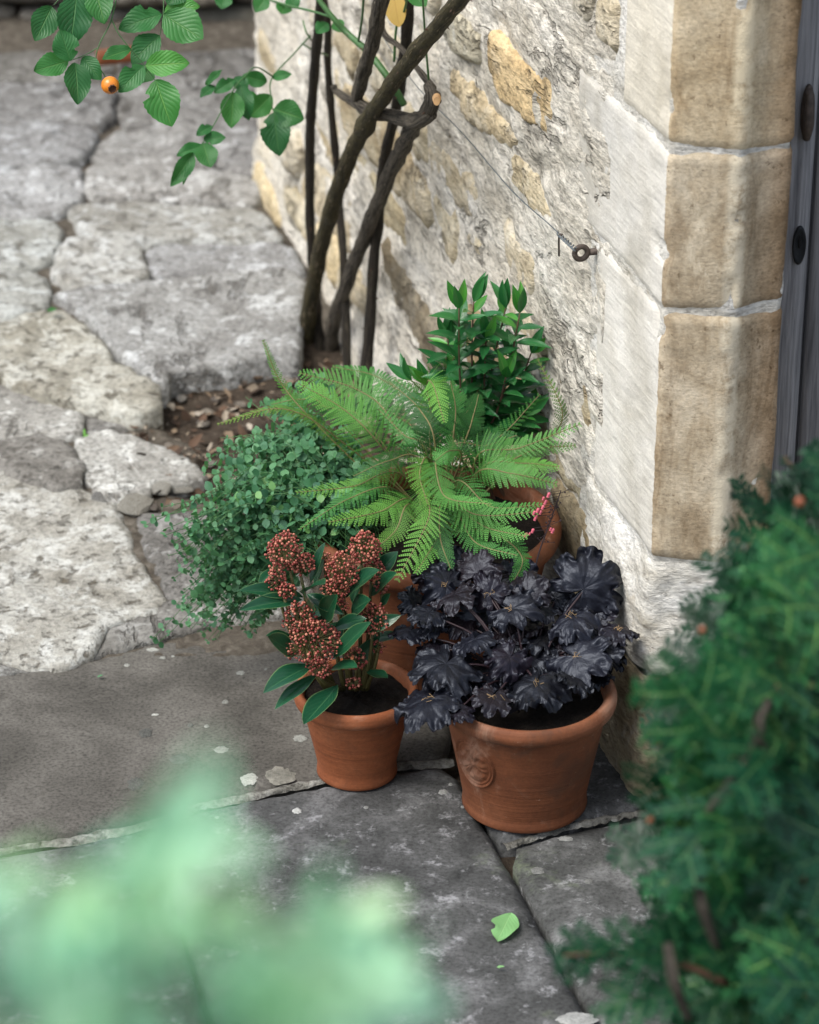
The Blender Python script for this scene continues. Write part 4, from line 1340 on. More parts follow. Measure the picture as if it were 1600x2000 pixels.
# ---------------------------------------------------------------- black-leaved plant in the mid-sized pot
he = empty('heuchera_plant', BC + Vector((0, 0, BH - .016)), 'black ruffled-leaf plant overflowing the pot with the rosette', 'plant')
def heuchera_mesh(seed):
    r = random.Random(seed)
    nl = 7
    nth, nrd = 150, 14
    V, F, U = [(0, 0, 0)], [], [(.5, .5)]
    ths = np.array([-math.pi + 2 * math.pi * k / (nth - 1) for k in range(nth)])
    circ = np.column_stack([np.cos(ths), np.sin(ths), ths * 0 + seed * 3.1])
    n4 = fbm(circ, 1.3, 2, seed + 20)
    bend, fold, dome = r.uniform(-.35, .1), r.uniform(-.15, .3), r.uniform(.05, .2)
    for j in range(1, nrd + 1):
        q = (j / nrd) ** .85
        edge = max(0, (q - .5) / .5) ** 1.5
        cq = circ + np.array([0, 0, q * .9])
        n1, n2, n3 = fbm(cq, 2.4, 2, seed), fbm(cq, 4.6, 2, seed + 50), fbm(cq, 8, 2, seed + 80)
        ring2 = np.column_stack([np.sin(ths) * q * 2.4, np.cos(ths) * q * 2.4, ths * 0 + seed * 2.3])
        pk = fbm(ring2, 1.0, 3, seed + 9)
        for k in range(nth):
            th = ths[k]
            w_ = th / math.pi
            env = (.98 - .30 * abs(w_) ** 2.2)
            if abs(w_) > .88: env *= 1 - (abs(w_) - .88) / .12 * .85
            lf = w_ * nl / 2 + .06 * n4[k]
            lobe = abs(math.cos(math.pi * lf))
            dent = .64 + .36 * min(1, lobe * 1.5) ** .6
            R_ = env * (1 - (1 - dent) * edge) * (1 + .12 * n4[k])
            R_ *= 1 + (.055 * abs(math.sin(th * 12.5 + 2 * n1[k])) - .03) * edge
            x, y = math.sin(th) * R_ * q, math.cos(th) * R_ * q
            ruf = edge * (.26 * n1[k] + .26 * n2[k] + .16 * n3[k])
            vg = -.022 * math.exp(-((lobe - 1) / .05) ** 2) * q * (1 - q * .6)
            puff = .015 * math.sin(min(1, q) * math.pi) * (1 - lobe)
            z = dome * q * (1 - q) - .10 * q * q + ruf + vg + puff + .16 * q * pk[k] + bend * y * abs(y) * .5 - fold * x * x
            V.append((x, y, z)); U.append((.5 + .5 * w_, q))
    for k in range(nth - 1):
        F.append((0, 1 + k, 2 + k))
    for j in range(nrd - 1):
        for k in range(nth - 1):
            a = 1 + j * nth + k
            F.append((a, a + nth, a + nth + 1, a + 1))
    F = [f[::-1] for f in F]
    me = mesh_from('leaf', V, F, M['heuchera'])
    set_uv(me, U)
    return me
HM = [heuchera_mesh(s) for s in range(9)]
HL = [  # joint px, tip px, size px, normal tweak
 ((836, 1366), (785, 1436), 92, -.15), ((872, 1296), (838, 1345), 72, -.1), ((1049, 1334), (1020, 1396), 74, 0), ((996, 1283), (955, 1322), 66, -.1), ((963, 1362), (946, 1412), 50, 0), ((927, 1250), (900, 1292), 64, -.1),
 ((1123, 1282), (1170, 1296), 72, .1), ((1121, 1326), (1152, 1356), 46, .1), ((1118, 1206), (1100, 1236), 72, .1), ((1140, 1150), (1205, 1118), 82, .25), ((1205, 1228), (1252, 1246), 56, .35), ((1175, 1262), (1232, 1282), 54, .2),
 ((956, 1160), (930, 1118), 60, 0), ((888, 1160), (878, 1196), 50, -.2), ((872, 1142), (828, 1122), 58, -.2), ((838, 1196), (778, 1216), 52, -.3), ((1000, 1188), (1052, 1196), 60, .1), ((1030, 1160), (1062, 1138), 46, .1),
 ((930, 1118), (950, 1085), 54, 0), ((892, 1386), (898, 1420), 44, -.1), ((1170, 1318), (1195, 1342), 44, .2), ((980, 1236), (985, 1272), 56, 0), ((1060, 1246), (1085, 1270), 56, 0), ((1012, 1250), (1030, 1290), 54, 0), ((1085, 1168), (1110, 1140), 50, .1),
 ((905, 1215), (880, 1240), 54, -.2), ((855, 1262), (815, 1285), 48, -.3), ((1085, 1306), (1110, 1330), 50, .1), ((940, 1318), (930, 1350), 48, 0), ((1010, 1130), (1030, 1110), 50, 0), ((960, 1195), (935, 1215), 54, 0), ((1160, 1210), (1195, 1200), 48, .2),
 ((1225, 1118), (1228, 1088), 30, .3), ((1060, 1190), (1075, 1215), 50, .05), ((850, 1225), (810, 1240), 46, -.3), ((1000, 1310), (985, 1345), 50, 0),
 ((812, 1176), (785, 1160), 46, -.3), ((800, 1232), (770, 1250), 44, -.35), ((845, 1120), (820, 1100), 46, -.2), ((900, 1110), (890, 1082), 46, -.1), ((1040, 1285), (1060, 1312), 54, .1), ((920, 1300), (905, 1335), 50, -.1), ((1090, 1248), (1130, 1240), 54, .1), ((970, 1150), (1000, 1130), 50, 0), ((1165, 1178), (1215, 1172), 50, .3), ((1070, 1350), (1095, 1375), 44, .1), ((885, 1335), (860, 1362), 46, -.2), ((1020, 1215), (1045, 1235), 52, 0), ((940, 1205), (915, 1180), 50, -.1), ((1190, 1290), (1225, 1310), 42, .3)]
pet, flk = MB(), MB()
crown = BC + Vector((0, .01, BH - .012))
for i, (j, t, sz, nx_) in enumerate(HL):
    back = 0 if i < 20 else .03
    yy = lambda v: 3.272 + (1440 - v) / 340 * .235 + back
    J, T = atY(*j, yy(j[1])), atY(*t, yy(t[1]) - .012)
    s_ = sz / FPX * 3.93 * random.uniform(.8, 1.06)
    nh = Vector((nx_ + random.gauss(0, .24), -.45 + random.gauss(0, .22), .85))
    link('leaf', HM[i % 9], he, frame(J, T - J, nh, (s_ * random.uniform(.85, 1.12), s_, s_ * random.uniform(.8, 1.3))), random.choice([(1, 1, 1), (1.9, 1.1, 1.0), (.7, .7, .75), (1.3, 1.3, 1.4), (1.5, 1.0, 1.1)]))
    cb = crown + Vector((random.gauss(0, .012), random.gauss(0, .012), 0))
    tube(pet, smooth_path([cb, cb.lerp(J, .5) + Vector((0, 0, .02)), J - Vector((0, 0, .003))], 10), [.0019, .0013], 5, False)
    if i < 18 and i % 2 == 0:                # dry flecks caught where the stalk meets the blade
        for _ in range(7):
            f_ = J + Vector((random.gauss(0, .004), -.004 + random.gauss(0, .003), .003 + random.gauss(0, .002)))
            d_ = Vector((random.gauss(0, 1), random.gauss(0, .5), random.gauss(0, 1))).normalized() * random.uniform(.002, .005)
            tube(flk, [f_ - d_, f_ + d_], .0004, 3, False)
pet.build('petiole', M['petiole'], he)
flk.build('dry_flecks', simple('dry_fleck', (.3, .2, .1), .8), he)['kind'] = 'stuff'
# flower stalk with small pink bells
fs = MB()
st = [atY(1030, 1190, 3.5), atY(1050, 1090, 3.53), atY(1078, 1010, 3.545), atY(1096, 958, 3.55)]
stp = smooth_path(st, 30)
tube(fs, stp, [.0016, .001, .0007], 6)
fl = fs.build('flower_stalk', M['petiole'], he)
fb = MB()
tw = MB()
for (u, v) in [(1072, 966), (1066, 980), (1061, 990), (1056, 1000), (1048, 1008), (1044, 1001), (1035, 1042), (1028, 1044), (1080, 1036), (1062, 973), (1051, 996), (1046, 1012), (1041, 1036), (1076, 1033)]:
    p = atY(u, v, 3.54)
    m = frame(p, Vector((-.4, -.2, -1)), (0, -1, 0), .0038 * random.uniform(.7, 1.15))
    V, F = [], []
    for (r_, y_) in ((.05, -.8), (.45, -.5), (.55, 0), (.42, .6), (.5, .9)):
        for k in range(8):
            a = 2 * math.pi * k / 8
            V.append(m @ Vector((math.cos(a) * r_, y_, math.sin(a) * r_)))
    for q in range(4):
        for k in range(8):
            F.append((q * 8 + k, q * 8 + (k + 1) % 8, q * 8 + 8 + (k + 1) % 8, q * 8 + 8 + k))
    fb.add(V, F)
    n_ = min(stp, key=lambda s: abs(s.z - p.z - .004))
    tube(tw, [n_, n_.lerp(p, .6) + Vector((0, 0, .002)), p + Vector((0, 0, .003))], .0004, 4, False)
for k in range(26):                      # dried calyces along the stalk
    n_ = random.choice(stp[12:])
    p = n_ + Vector((random.gauss(0, .007), random.gauss(0, .005), random.gauss(0, .005)))
    r = random.uniform(.0008, .0017)
    tw.add([p + v * r for v in ICV], ICF)
    tube(tw, [n_, p], .0004, 3, False)
link('bell_flowers', fb.mesh('bell_flowers', M['pink']), fl)
link('twiglets', tw.mesh('twiglets', M['petiole']), fl)

# ---------------------------------------------------------------- fern in the largest pot
fern = empty('fern_plant', FC + Vector((0, 0, FH - .03)), 'bright green fern with arching fronds in the largest pot', 'fern')
def frond(path, width, up, color, npin=26, dense=1.0, droop=.22, seed=0, start=.1, skew=0.0):
    r = random.Random(seed)
    n = 48
    P = smooth_path(path, n)
    seglen = [0]
    for i in range(1, n): seglen.append(seglen[-1] + (P[i] - P[i - 1]).length)
    L = seglen[-1]
    mb, rm = MB(), MB()
    tube(rm, P, [.0014, .0011, .0005], 5, False)
    npin = int(npin * dense)
    twist = r.uniform(-.7, .7)
    prevN = Vector(up)
    for a in range(npin):
        t = start + (1 - start) * (a + .5) / npin
        i = min(n - 2, int(t * (n - 1)))
        f = t * (n - 1) - i
        p = P[i].lerp(P[i + 1], f)
        T = (P[min(i + 2, n - 1)] - P[max(i - 1, 0)]).normalized()
        N = (Vector(up) - T * Vector(up).dot(T)).normalized()
        S = T.cross(N)
        N = (N + S * twist * (t - .3)).normalized()
        S = T.cross(N)
        pl = width * min(1, (t - start + .05) / .22) ** .6 * (1 - t) ** .62 * 1.25 + .0022
        for sgn in (-1, 1):
            l = pl * r.uniform(.88, 1.08)
            ang = .38 + .25 * t + r.gauss(0, .06)
            D = (S * sgn * math.cos(ang) + T * math.sin(ang)).normalized()
            NN = (N + S * sgn * (.15 + skew * sgn) + T * r.gauss(0, .12)).normalized()
            X = D.cross(NN).normalized()
            np_ = max(3, int(l / .0025))
            step = l / np_
            for k in range(np_):
                q = (k + .4) / np_
                c = p + D * (l * q) - NN * (droop * l * q * q)
                ql = (min(.0027, l * .085 + .001)) * (1 - q) ** .5 * 1.05 + .0006
                for s2 in (-1, 1):
                    d2 = (X * s2 * .88 + D * .5).normalized()
                    wv = D * step * .44
                    b = c
                    e = c + d2 * ql - NN * ql * .15
                    m_ = c + d2 * ql * .55 + NN * ql * .06
                    mb.add([b - wv * .6, m_ - wv, e, m_ + wv, b + wv * .6], [(0, 1, 2, 3, 4)], [(.5, t)] * 5)
    o_ = mb.build('frond', M['fern'], fern, smooth=False, color=color)
    link('rachis', rm.mesh('rachis', M['rachis']), o_)

cr = FC + Vector((.012, .0, FH - .025))
g1, g2, g3, g4, g5, gy = (1.0, 1.0, 1.0), (.68, .84, .86), (1.35, 1.22, 1.1), (.3, .42, .44), (1.5, 1.25, 1.1), (1.35, .95, .7)  # g4 is darkened to paint shade onto the fern's inner fronds
FR_L = [  # px path after the crown with y values, width (m), colour, up-hint
 ([(745, 872, 3.66), (672, 800, 3.67), (582, 748, 3.68)], .044, g3, (-.1, -.75, .7)),
 ([(770, 830, 3.80), (700, 762, 3.86), (584, 728, 3.88)], .044, g1, (.05, -.7, .75)),
 ([(790, 800, 3.85), (740, 738, 3.93), (650, 716, 3.95)], .036, g2, (.1, -.7, .8)),
 ([(845, 770, 3.84), (880, 710, 3.84), (916, 660, 3.83)], .017, g3, (.5, -.7, .3)),
 ([(838, 780, 3.74), (845, 750, 3.68), (868, 825, 3.60)], .034, g5, (0, -.9, .4)),
 ([(780, 925, 3.64), (690, 950, 3.60), (578, 962, 3.56)], .026, g5, (-.1, -.6, .8)),
 ([(770, 955, 3.62), (680, 975, 3.57), (584, 1035, 3.52)], .028, g2, (-.1, -.4, .9)),
 ([(800, 975, 3.60), (740, 1000, 3.54), (642, 1020, 3.50)], .030, g5, (0, -.6, .8)),
 ([(828, 955, 3.62), (838, 1010, 3.54), (775, 1135, 3.47)], .040, g5, (-.2, -.6, .75)),
 ([(900, 985, 3.60), (850, 1060, 3.53), (812, 1120, 3.48)], .026, g3, (0, -.5, .85)),
 ([(860, 960, 3.60), (930, 1005, 3.55), (1052, 1000, 3.55)], .030, g1, (.1, -.6, .8)),
 ([(880, 990, 3.58), (950, 1030, 3.54), (1030, 1048, 3.52)], .030, g1, (.1, -.6, .8)),
 ([(890, 1000, 3.58), (930, 1060, 3.53), (1010, 1085, 3.50)], .026, g2, (.1, -.6, .8)),
 ([(930, 895, 3.66), (1015, 875, 3.66), (1135, 828, 3.68)], .034, g1, (.1, -.6, .8)),
 ([(940, 915, 3.64), (1020, 905, 3.64), (1092, 912, 3.64)], .034, g3, (.1, -.6, .8)),
 ([(850, 850, 3.80), (830, 790, 3.86), (770, 740, 3.90)], .032, g2, (0, -.85, .5)),
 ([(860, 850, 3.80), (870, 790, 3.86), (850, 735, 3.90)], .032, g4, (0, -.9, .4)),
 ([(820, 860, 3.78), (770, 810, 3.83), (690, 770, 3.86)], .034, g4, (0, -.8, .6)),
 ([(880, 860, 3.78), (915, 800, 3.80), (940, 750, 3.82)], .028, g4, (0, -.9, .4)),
 ([(830, 880, 3.72), (790, 850, 3.75), (740, 800, 3.8)], .03, g2, (0, -.8, .6)),
 ([(930, 925, 3.63), (1000, 925, 3.60), (1088, 945, 3.60)], .030, g1, (.1, -.6, .8)),
 ([(890, 940, 3.61), (960, 990, 3.56), (1060, 985, 3.57)], .026, g2, (.1, -.6, .8)),
 ([(920, 880, 3.70), (980, 850, 3.72), (1055, 770, 3.74)], .024, g2, (.2, -.7, .6)),
 ([(885, 870, 3.68), (890, 800, 3.70), (880, 745, 3.72)], .034, g2, (0, -.95, .2)),
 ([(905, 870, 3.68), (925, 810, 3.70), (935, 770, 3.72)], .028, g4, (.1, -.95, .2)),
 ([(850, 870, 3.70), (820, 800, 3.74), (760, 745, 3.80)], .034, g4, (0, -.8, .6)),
 ([(690, 880, 3.68), (560, 800, 3.66), (424, 828, 3.64)], .020, gy, (0, -.3, .9)),
 ([(640, 850, 3.72), (552, 752, 3.76), (514, 664, 3.78)], .013, (1.0, .9, .7), (-.6, -.7, .2)),
 ([(1010, 900, 3.72), (1098, 820, 3.70), (1050, 700, 3.74)], .020, (.85, .66, .6), (.7, -.6, .2)),
 ([(960, 1040, 3.56), (1020, 1090, 3.52), (992, 1155, 3.50)], .020, g2, (.3, -.7, .6)),
 ([(900, 900, 3.64), (880, 880, 3.60), (850, 900, 3.57)], .030, (1.3, 1.3, 1.7), (0, -.9, .4)),
 ([(850, 905, 3.62), (870, 970, 3.56), (960, 985, 3.52)], .030, g1, (0, -.7, .7)),
 ([(840, 900, 3.64), (820, 925, 3.6), (835, 985, 3.55)], .028, (1.5, 1.2, 1.0), (0, -.8, .6)),
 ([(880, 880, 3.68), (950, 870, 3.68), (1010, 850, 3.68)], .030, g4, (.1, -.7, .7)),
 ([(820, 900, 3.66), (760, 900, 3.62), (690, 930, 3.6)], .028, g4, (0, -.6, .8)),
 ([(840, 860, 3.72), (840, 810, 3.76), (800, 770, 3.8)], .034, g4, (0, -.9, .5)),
 ([(800, 985, 3.58), (770, 1040, 3.53), (700, 1095, 3.49)], .024, (1.2, .95, .75), (-.1, -.5, .8)),
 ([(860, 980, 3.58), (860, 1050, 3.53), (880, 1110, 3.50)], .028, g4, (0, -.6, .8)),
 ([(960, 930, 3.64), (1040, 880, 3.66), (1125, 870, 3.67)], .022, (.75, .7, .7), (.1, -.6, .8)),
 ([(640, 800, 3.76), (590, 780, 3.78), (530, 790, 3.78)], .018, g2, (-.1, -.6, .8)),
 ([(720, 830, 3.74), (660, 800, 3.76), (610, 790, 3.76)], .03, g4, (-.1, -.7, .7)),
]
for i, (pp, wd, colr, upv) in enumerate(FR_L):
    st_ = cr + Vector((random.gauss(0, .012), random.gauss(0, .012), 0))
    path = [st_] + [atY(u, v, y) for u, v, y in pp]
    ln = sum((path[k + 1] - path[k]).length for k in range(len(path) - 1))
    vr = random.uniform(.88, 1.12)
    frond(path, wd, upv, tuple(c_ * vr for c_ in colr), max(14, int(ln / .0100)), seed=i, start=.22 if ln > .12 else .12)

# ---------------------------------------------------------------- glossy shrub behind the fern
shr = empty('glossy_shrub', (.14, 3.86, FH - .05), 'upright shrub with glossy pointed leaves behind the fern', 'shrub')
shl = [leaf_mesh('leaf', M['shrub_leaf'], L=1, Wd=.36, nx=4, ny=8, peak=.42, tip=.95, base=.9, fold=.45, curl=c_, seed=i) for i, c_ in enumerate((.1, .22, -.05, .3))]
SST = [  # stems px (bottom -> top)
 [(905, 850), (893, 700), (892, 580)], [(920, 850), (915, 680), (918, 568)], [(930, 850), (950, 700), (975, 580)], [(940, 860), (975, 730), (1000, 590)], [(945, 860), (990, 760), (1020, 668)],
 [(930, 860), (960, 780), (975, 715)], [(900, 850), (860, 780), (838, 730)], [(950, 865), (1000, 800), (1040, 748)], [(925, 860), (935, 760), (940, 640)], [(900, 850), (880, 740), (872, 640)], [(950, 865), (985, 820), (1010, 790)], [(880, 850), (840, 760), (808, 722)], [(920, 860), (930, 800), (925, 740)]]
sst = MB()
for si, sp_ in enumerate(SST):
    yb = 3.84
    pth = smooth_path([Vector((.115 + .01 * si % .05, 3.83, FH - .04))] + [atY(905 + (u - 905) * 1.1 + 6, v + 22, yb + .012 * ((si * 7) % 5 - 2)) for u, v in sp_], 30)
    tube(sst, pth, [.0022, .0016, .001], 6)
    nn = 8 + (3 if sp_[-1][1] < 650 else 0)
    if si in (6, 11): nn = 2
    for k in range(nn):
        t = .42 + .58 * (k + .5 * random.random()) / nn
        i_ = min(28, int(t * 29))
        p = pth[i_]
        T = (pth[min(29, i_ + 1)] - pth[i_ - 1]).normalized()
        a0 = k * 1.57 + si
        for s2 in (0, math.pi):
            a = a0 + s2 + random.gauss(0, .25)
            side = Vector((math.cos(a), math.sin(a) * .8 - .2, 0))
            d = (side + T * random.uniform(.25, .8) + Vector((0, 0, random.gauss(0, .15)))).normalized()
            L_ = random.uniform(.042, .058) * (.75 if k == nn - 1 else 1)
            nh = Vector((0, -.45, 1)) + T * .5
            young = k == nn - 1 and random.random() < .55
            link('leaf', shl[random.randrange(4)], shr, frame(p, d, nh, (L_ * random.uniform(.85, 1.1), L_, L_)), (2.6, 1.9, 1.1) if young else (1, 1, 1))
    T = (pth[-1] - pth[-3]).normalized()
    for s2 in range(3):
        d = (T + Vector((random.gauss(0, .35), random.gauss(-.1, .25), 0))).normalized()
        link('leaf', shl[s2], shr, frame(pth[-1], d, (random.gauss(0, .4), -1, .4), (.04, .044, .044)), (2.8, 2.0, 1.1) if random.random() < .4 else (1.1, 1.1, 1))
sst.build('stem', M['stem_brown'], shr)

# ---------------------------------------------------------------- small-leaved herb spilling out of the largest pot to the left
ore = empty('trailing_herb', (FC.x - .1, FC.y, FH - .03), 'small round-leaved herb spilling over the left of the largest pot', 'herb')
region = np.array([(425, 880), (470, 842), (560, 835), (650, 850), (720, 900), (740, 960), (700, 1010), (690, 1060), (600, 1060), (530, 1040), (520, 1110), (510, 1160), (525, 1200), (505, 1235), (440, 1250), (385, 1250), (350, 1200), (360, 1150), (330, 1090), (318, 1030), (350, 990), (385, 945), (395, 900)], float)
def herb_y(u, v):
    # depth of the mound's outer surface: it bulges towards the viewer low down
    base = np.interp(v, [830, 900, 980, 1060, 1150, 1250], [3.86, 3.77, 3.70, 3.66, 3.68, 3.72])
    return base
ol = [leaf_geo(1, .82, 2, 4, .5, .7, .6, .25, c_, seed=i) for i, c_ in enumerate((.1, .25, -.05))]
olm = []
for V, F, U in ol:
    me = mesh_from('leaf', V, F, M['oregano']); set_uv(me, U); olm.append(me)
leaves, stems = [], MB()
stray = [(300, 1245), (310, 1255), (285, 1025), (300, 1010), (318, 990), (340, 1130), (345, 1180), (430, 855), (505, 860), (340, 1060), (330, 1085), (405, 1252), (480, 775), (510, 790), (545, 750), (560, 790), (530, 810), (590, 800), (440, 870), (600, 725)]
ends = []
while len(ends) < 330:
    u, v = random.uniform(310, 745), random.uniform(832, 1252)
    if len(ends) > 230 and v < 1020: continue
    if inside(np.array([[u, v]]), region)[0]: ends.append((u, v))
ends += stray
for (u, v) in ends:
    y = herb_y(u, v) + random.gauss(0, .014) + (random.random() < .3) * random.uniform(0, .04)
    if (u, v) in stray: y = herb_y(u, v) + (.05 if v < 830 else 0)
    e = atY(u, v, y)
    e.z = max(e.z, .012)
    r0 = Vector((random.uniform(-.12, -.03), random.uniform(3.62, 3.82), FH - .02))
    mid = r0.lerp(e, .5) + Vector((0, 0, .03 + .05 * random.random()))
    pth = smooth_path([r0, mid, e], 22)
    tube(stems, pth, [.0008, .0005], 4, False)
    for k in range(4, 22):
        p = pth[k]
        if random.random() < .25: continue
        T = (pth[min(21, k + 1)] - pth[k - 1]).normalized()
        a0 = k * 1.57 + u
        for s2 in (0, math.pi):
            o1 = T.orthogonal().normalized(); o2 = T.cross(o1)
            d = (o1 * math.cos(a0 + s2) + o2 * math.sin(a0 + s2) + T * .3 + Vector((0, -.15, .25))).normalized()
            sz = random.choice((.006, .008, .009, .011, .013, .015)) * random.uniform(.85, 1.1) * (1.0 if k < 20 else .7)
            nh = Vector((random.gauss(-.25, .4), random.gauss(-.5, .4), random.gauss(.9, .3)))
            leaves.append((p, d, nh, sz, k))
print('herb leaves', len(leaves))
camv = Vector((0, 0, CAM_H))
leaves.sort(key=lambda l: (l[0] - camv).length - 8 * (l[3] - .009))
tints = [(1, 1, 1), (.8, .9, 1.0), (1.2, 1.15, 1.05), (1.45, 1.4, 1.3), (.65, .75, .85), (.9, 1, 1.05), (1.9, 1.5, 1.1), (.55, .65, .7)]
for (p, d, nh, sz, k) in leaves[:300]:
    link('leaf', olm[k % 3], ore, frame(p, d, nh, sz), random.choice(tints))
mb = MB()
for (p, d, nh, sz, k) in leaves[300:]:
    V, F, U = ol[k % 3]
    m = frame(p, d, nh, sz)
    mb.add([m @ Vector(q) for q in V], F, U)
o_ = mb.build('foliage', M['oregano'], ore)
o_['kind'] = 'stuff'
stems.build('stem', M['stem_green'], ore)

# ---------------------------------------------------------------- climbing rose stems against the wall
rose = empty('climbing_rose', atZ(640, 695, 0.0), 'climbing rose with bare woody stems against the rubble wall', 'climbing rose')
def woody(pts, radii, mat, name='stem', n=70, seg=16, amp=.12, fur=0.0, thorns=0, seed=0, knots=0):
    """pts: (u, v, offset from the wall)"""
    P = smooth_path([onwall(u, v, o) if o is not None else atZ(u, v, -.03) for u, v, o in pts], n)
    if pts[0][1] > 690:                      # rooted: carry on down into the soil
        P = [P[0] + Vector((0, 0, -.035 - P[0].z)), P[0].lerp(P[0] + Vector((0, 0, -.035 - P[0].z)), .5)] + P
        n = len(P)
    nz = np.random.default_rng(seed)
    ph = nz.uniform(0, 6.28, 8)
    kn = nz.uniform(.1, .95, knots)
    def rf(a, L, i):
        t = a * 2 * math.pi
        q = 1 + amp * (.5 * math.sin(L * 31 + ph[0]) * math.sin(t + ph[1]) + .5 * math.sin(L * 75 + ph[2] + t * 2))
        if fur:
            q += fur * (math.sin(t * 5 + math.sin(L * 40 + ph[3]) * 1.5) * .6 + math.sin(t * 9 + math.sin(L * 60 + ph[4]) * 2) * .4)
        for k in kn:
            q += .22 * math.exp(-((i / n - k) / .008) ** 2)
        return q
    mb = MB()
    tube(mb, P, radii, seg, True, rf)
    o_ = mb.build(name, M[mat], rose)
    if thorns:
        th = MB()
        for _ in range(thorns):
            i = nz.integers(3, n - 3)
            r = float(lerp_list(radii, n)[i]) if hasattr(radii, '__len__') else radii
            T = (P[i + 1] - P[i - 1]).normalized()
            o1 = T.orthogonal().normalized(); o2 = T.cross(o1)
            a = nz.uniform(0, 6.28)
            d = o1 * math.cos(a) + o2 * math.sin(a)
            b = P[i] + d * r * .9
            l = nz.uniform(.003, .006)
            th.add([b + T * l * .5, b - T * l * .5, b + d.cross(T) * l * .25, b - d.cross(T) * l * .25, b + d * l - T * l * .3], [(0, 2, 4), (2, 1, 4), (1, 3, 4), (3, 0, 4)])
        link('thorns', th.mesh('thorns', M['stem_brown'], False), o_)
    return P
k_ = .78 / FPX * 4.9
T1 = woody([(600, 712, .085), (604, 610, .09), (636, 450, .10), (690, 292, .12), (765, 165, .14), (880, 22, .17), (960, -80, .19)], [24 * k_, 21 * k_, 20 * k_, 19 * k_, 17 * k_, 16 * k_], 'bark_smooth', n=110, thorns=46, seed=1, knots=5)
T2 = woody([(628, 715, .07), (622, 640, .07), (610, 500, .08), (605, 380, .09), (608, 220, .10), (622, 60, .12), (632, -60, .14)], [15 * k_, 13 * k_, 12.5 * k_, 12.5 * k_, 13 * k_], 'bark_dark', n=80, thorns=16, seed=2, knots=4)
T3 = woody([(678, 720, .06), (674, 560, .05), (662, 380, .04), (648, 220, .05), (640, 120, .06), (640, 40, .08), (620, -50, .1)], [13 * k_, 10 * k_, 9.5 * k_, 9 * k_], 'bark_dark', n=80, thorns=8, seed=3, knots=4)
T4 = woody([(640, 712, .05), (655, 620, .055), (705, 480, .06), (765, 332, .075), (806, 252, .09), (832, 222, .10), (846, 192, .10), (836, 168, .095)], [21 * k_, 19 * k_, 18 * k_, 18 * k_, 17 * k_, 17 * k_, 18 * k_, 10 * k_], 'bark_old', n=90, fur=.06, amp=.16, thorns=6, seed=4, knots=5)
T5 = woody([(842, 222, .10), (815, 236, .105), (770, 228, .11), (722, 216, .115), (698, 196, .12), (706, 158, .125), (726, 90, .14), (748, -10, .16), (760, -70, .17)], [15 * k_, 17 * k_, 16 * k_, 15 * k_, 15 * k_, 16 * k_, 17 * k_, 15 * k_], 'bark_old', n=100, fur=.10, amp=.14, seed=5, knots=3)
woody([(700, 205, .12), (672, 188, .125), (655, 176, .13), (652, 168, .132)], [11 * k_, 9 * k_, 8 * k_, 9 * k_], 'bark_old', n=24, fur=.06, seed=6)
T6 = woody([(716, 725, .065), (724, 600, .055), (736, 450, .045), (752, 310, .04), (776, 200, .05), (792, 90, .06), (802, -60, .07)], [16 * k_, 14 * k_, 13 * k_, 13 * k_, 14 * k_, 14 * k_], 'bark_dark', n=80, fur=.04, thorns=18, seed=7, knots=4)
woody([(790, 205, .07), (762, 158, .09), (722, 105, .11), (680, 66, .13), (650, 34, .15), (600, -30, .18)], [8 * k_, 8.5 * k_, 8 * k_, 7 * k_, 6 * k_], 'stem_green', n=50, thorns=6, seed=8, amp=.05)
woody([(846, 172, .09), (818, 138, .09), (782, 92, .09), (748, 60, .1), (735, -30, .1)], [9 * k_, 6 * k_, 7 * k_, 6 * k_], 'bark_old', n=40, fur=.05, seed=9)
for pts, r in (([(838, 160, .09), (832, 90, .1), (826, 0, .12), (824, -50, .12)], 2.6), ([(700, 82, .12), (708, 30, .13), (712, -40, .14)], 3.2), ([(770, 120, .09), (775, 50, .09), (790, 20, .09), (802, -40, .1)], 3.2), ([(650, 34, .15), (610, 22, .17), (560, 10, .19), (500, -8, .2)], 3.2), ([(608, 78, .12), (598, 62, .13), (592, 40, .13)], 2.6), ([(640, 108, .07), (612, 98, .11), (590, 85, .13)], 2.8)):
    woody(pts, [r * k_, r * k_ * .8], 'stem_green', n=24, seg=8, amp=.02, seed=int(r * 10 + pts[0][0]))
# the pale sawn end of a pruned limb
cpt = onwall(853, 197, .115)
mb = MB()
vd = (Vector((0, 0, CAM_H)) - cpt).normalized()
m_ = frame(cpt + vd * .004, Vector((0, 0, 1)), vd, 1)
V = [m_ @ Vector((math.cos(a) * .0046, math.sin(a) * .0062, .002)) for a in np.linspace(0, 2 * math.pi, 20, endpoint=False)]
V += [m_ @ Vector((math.cos(a) * .0062, math.sin(a) * .0078, -.01)) for a in np.linspace(0, 2 * math.pi, 20, endpoint=False)]
mb.add(V, [tuple(range(20))] + [(i, 20 + i, 20 + (i + 1) % 20, (i + 1) % 20) for i in range(20)])
mb.build('sawn_end', M['cutwood'], rose, False)

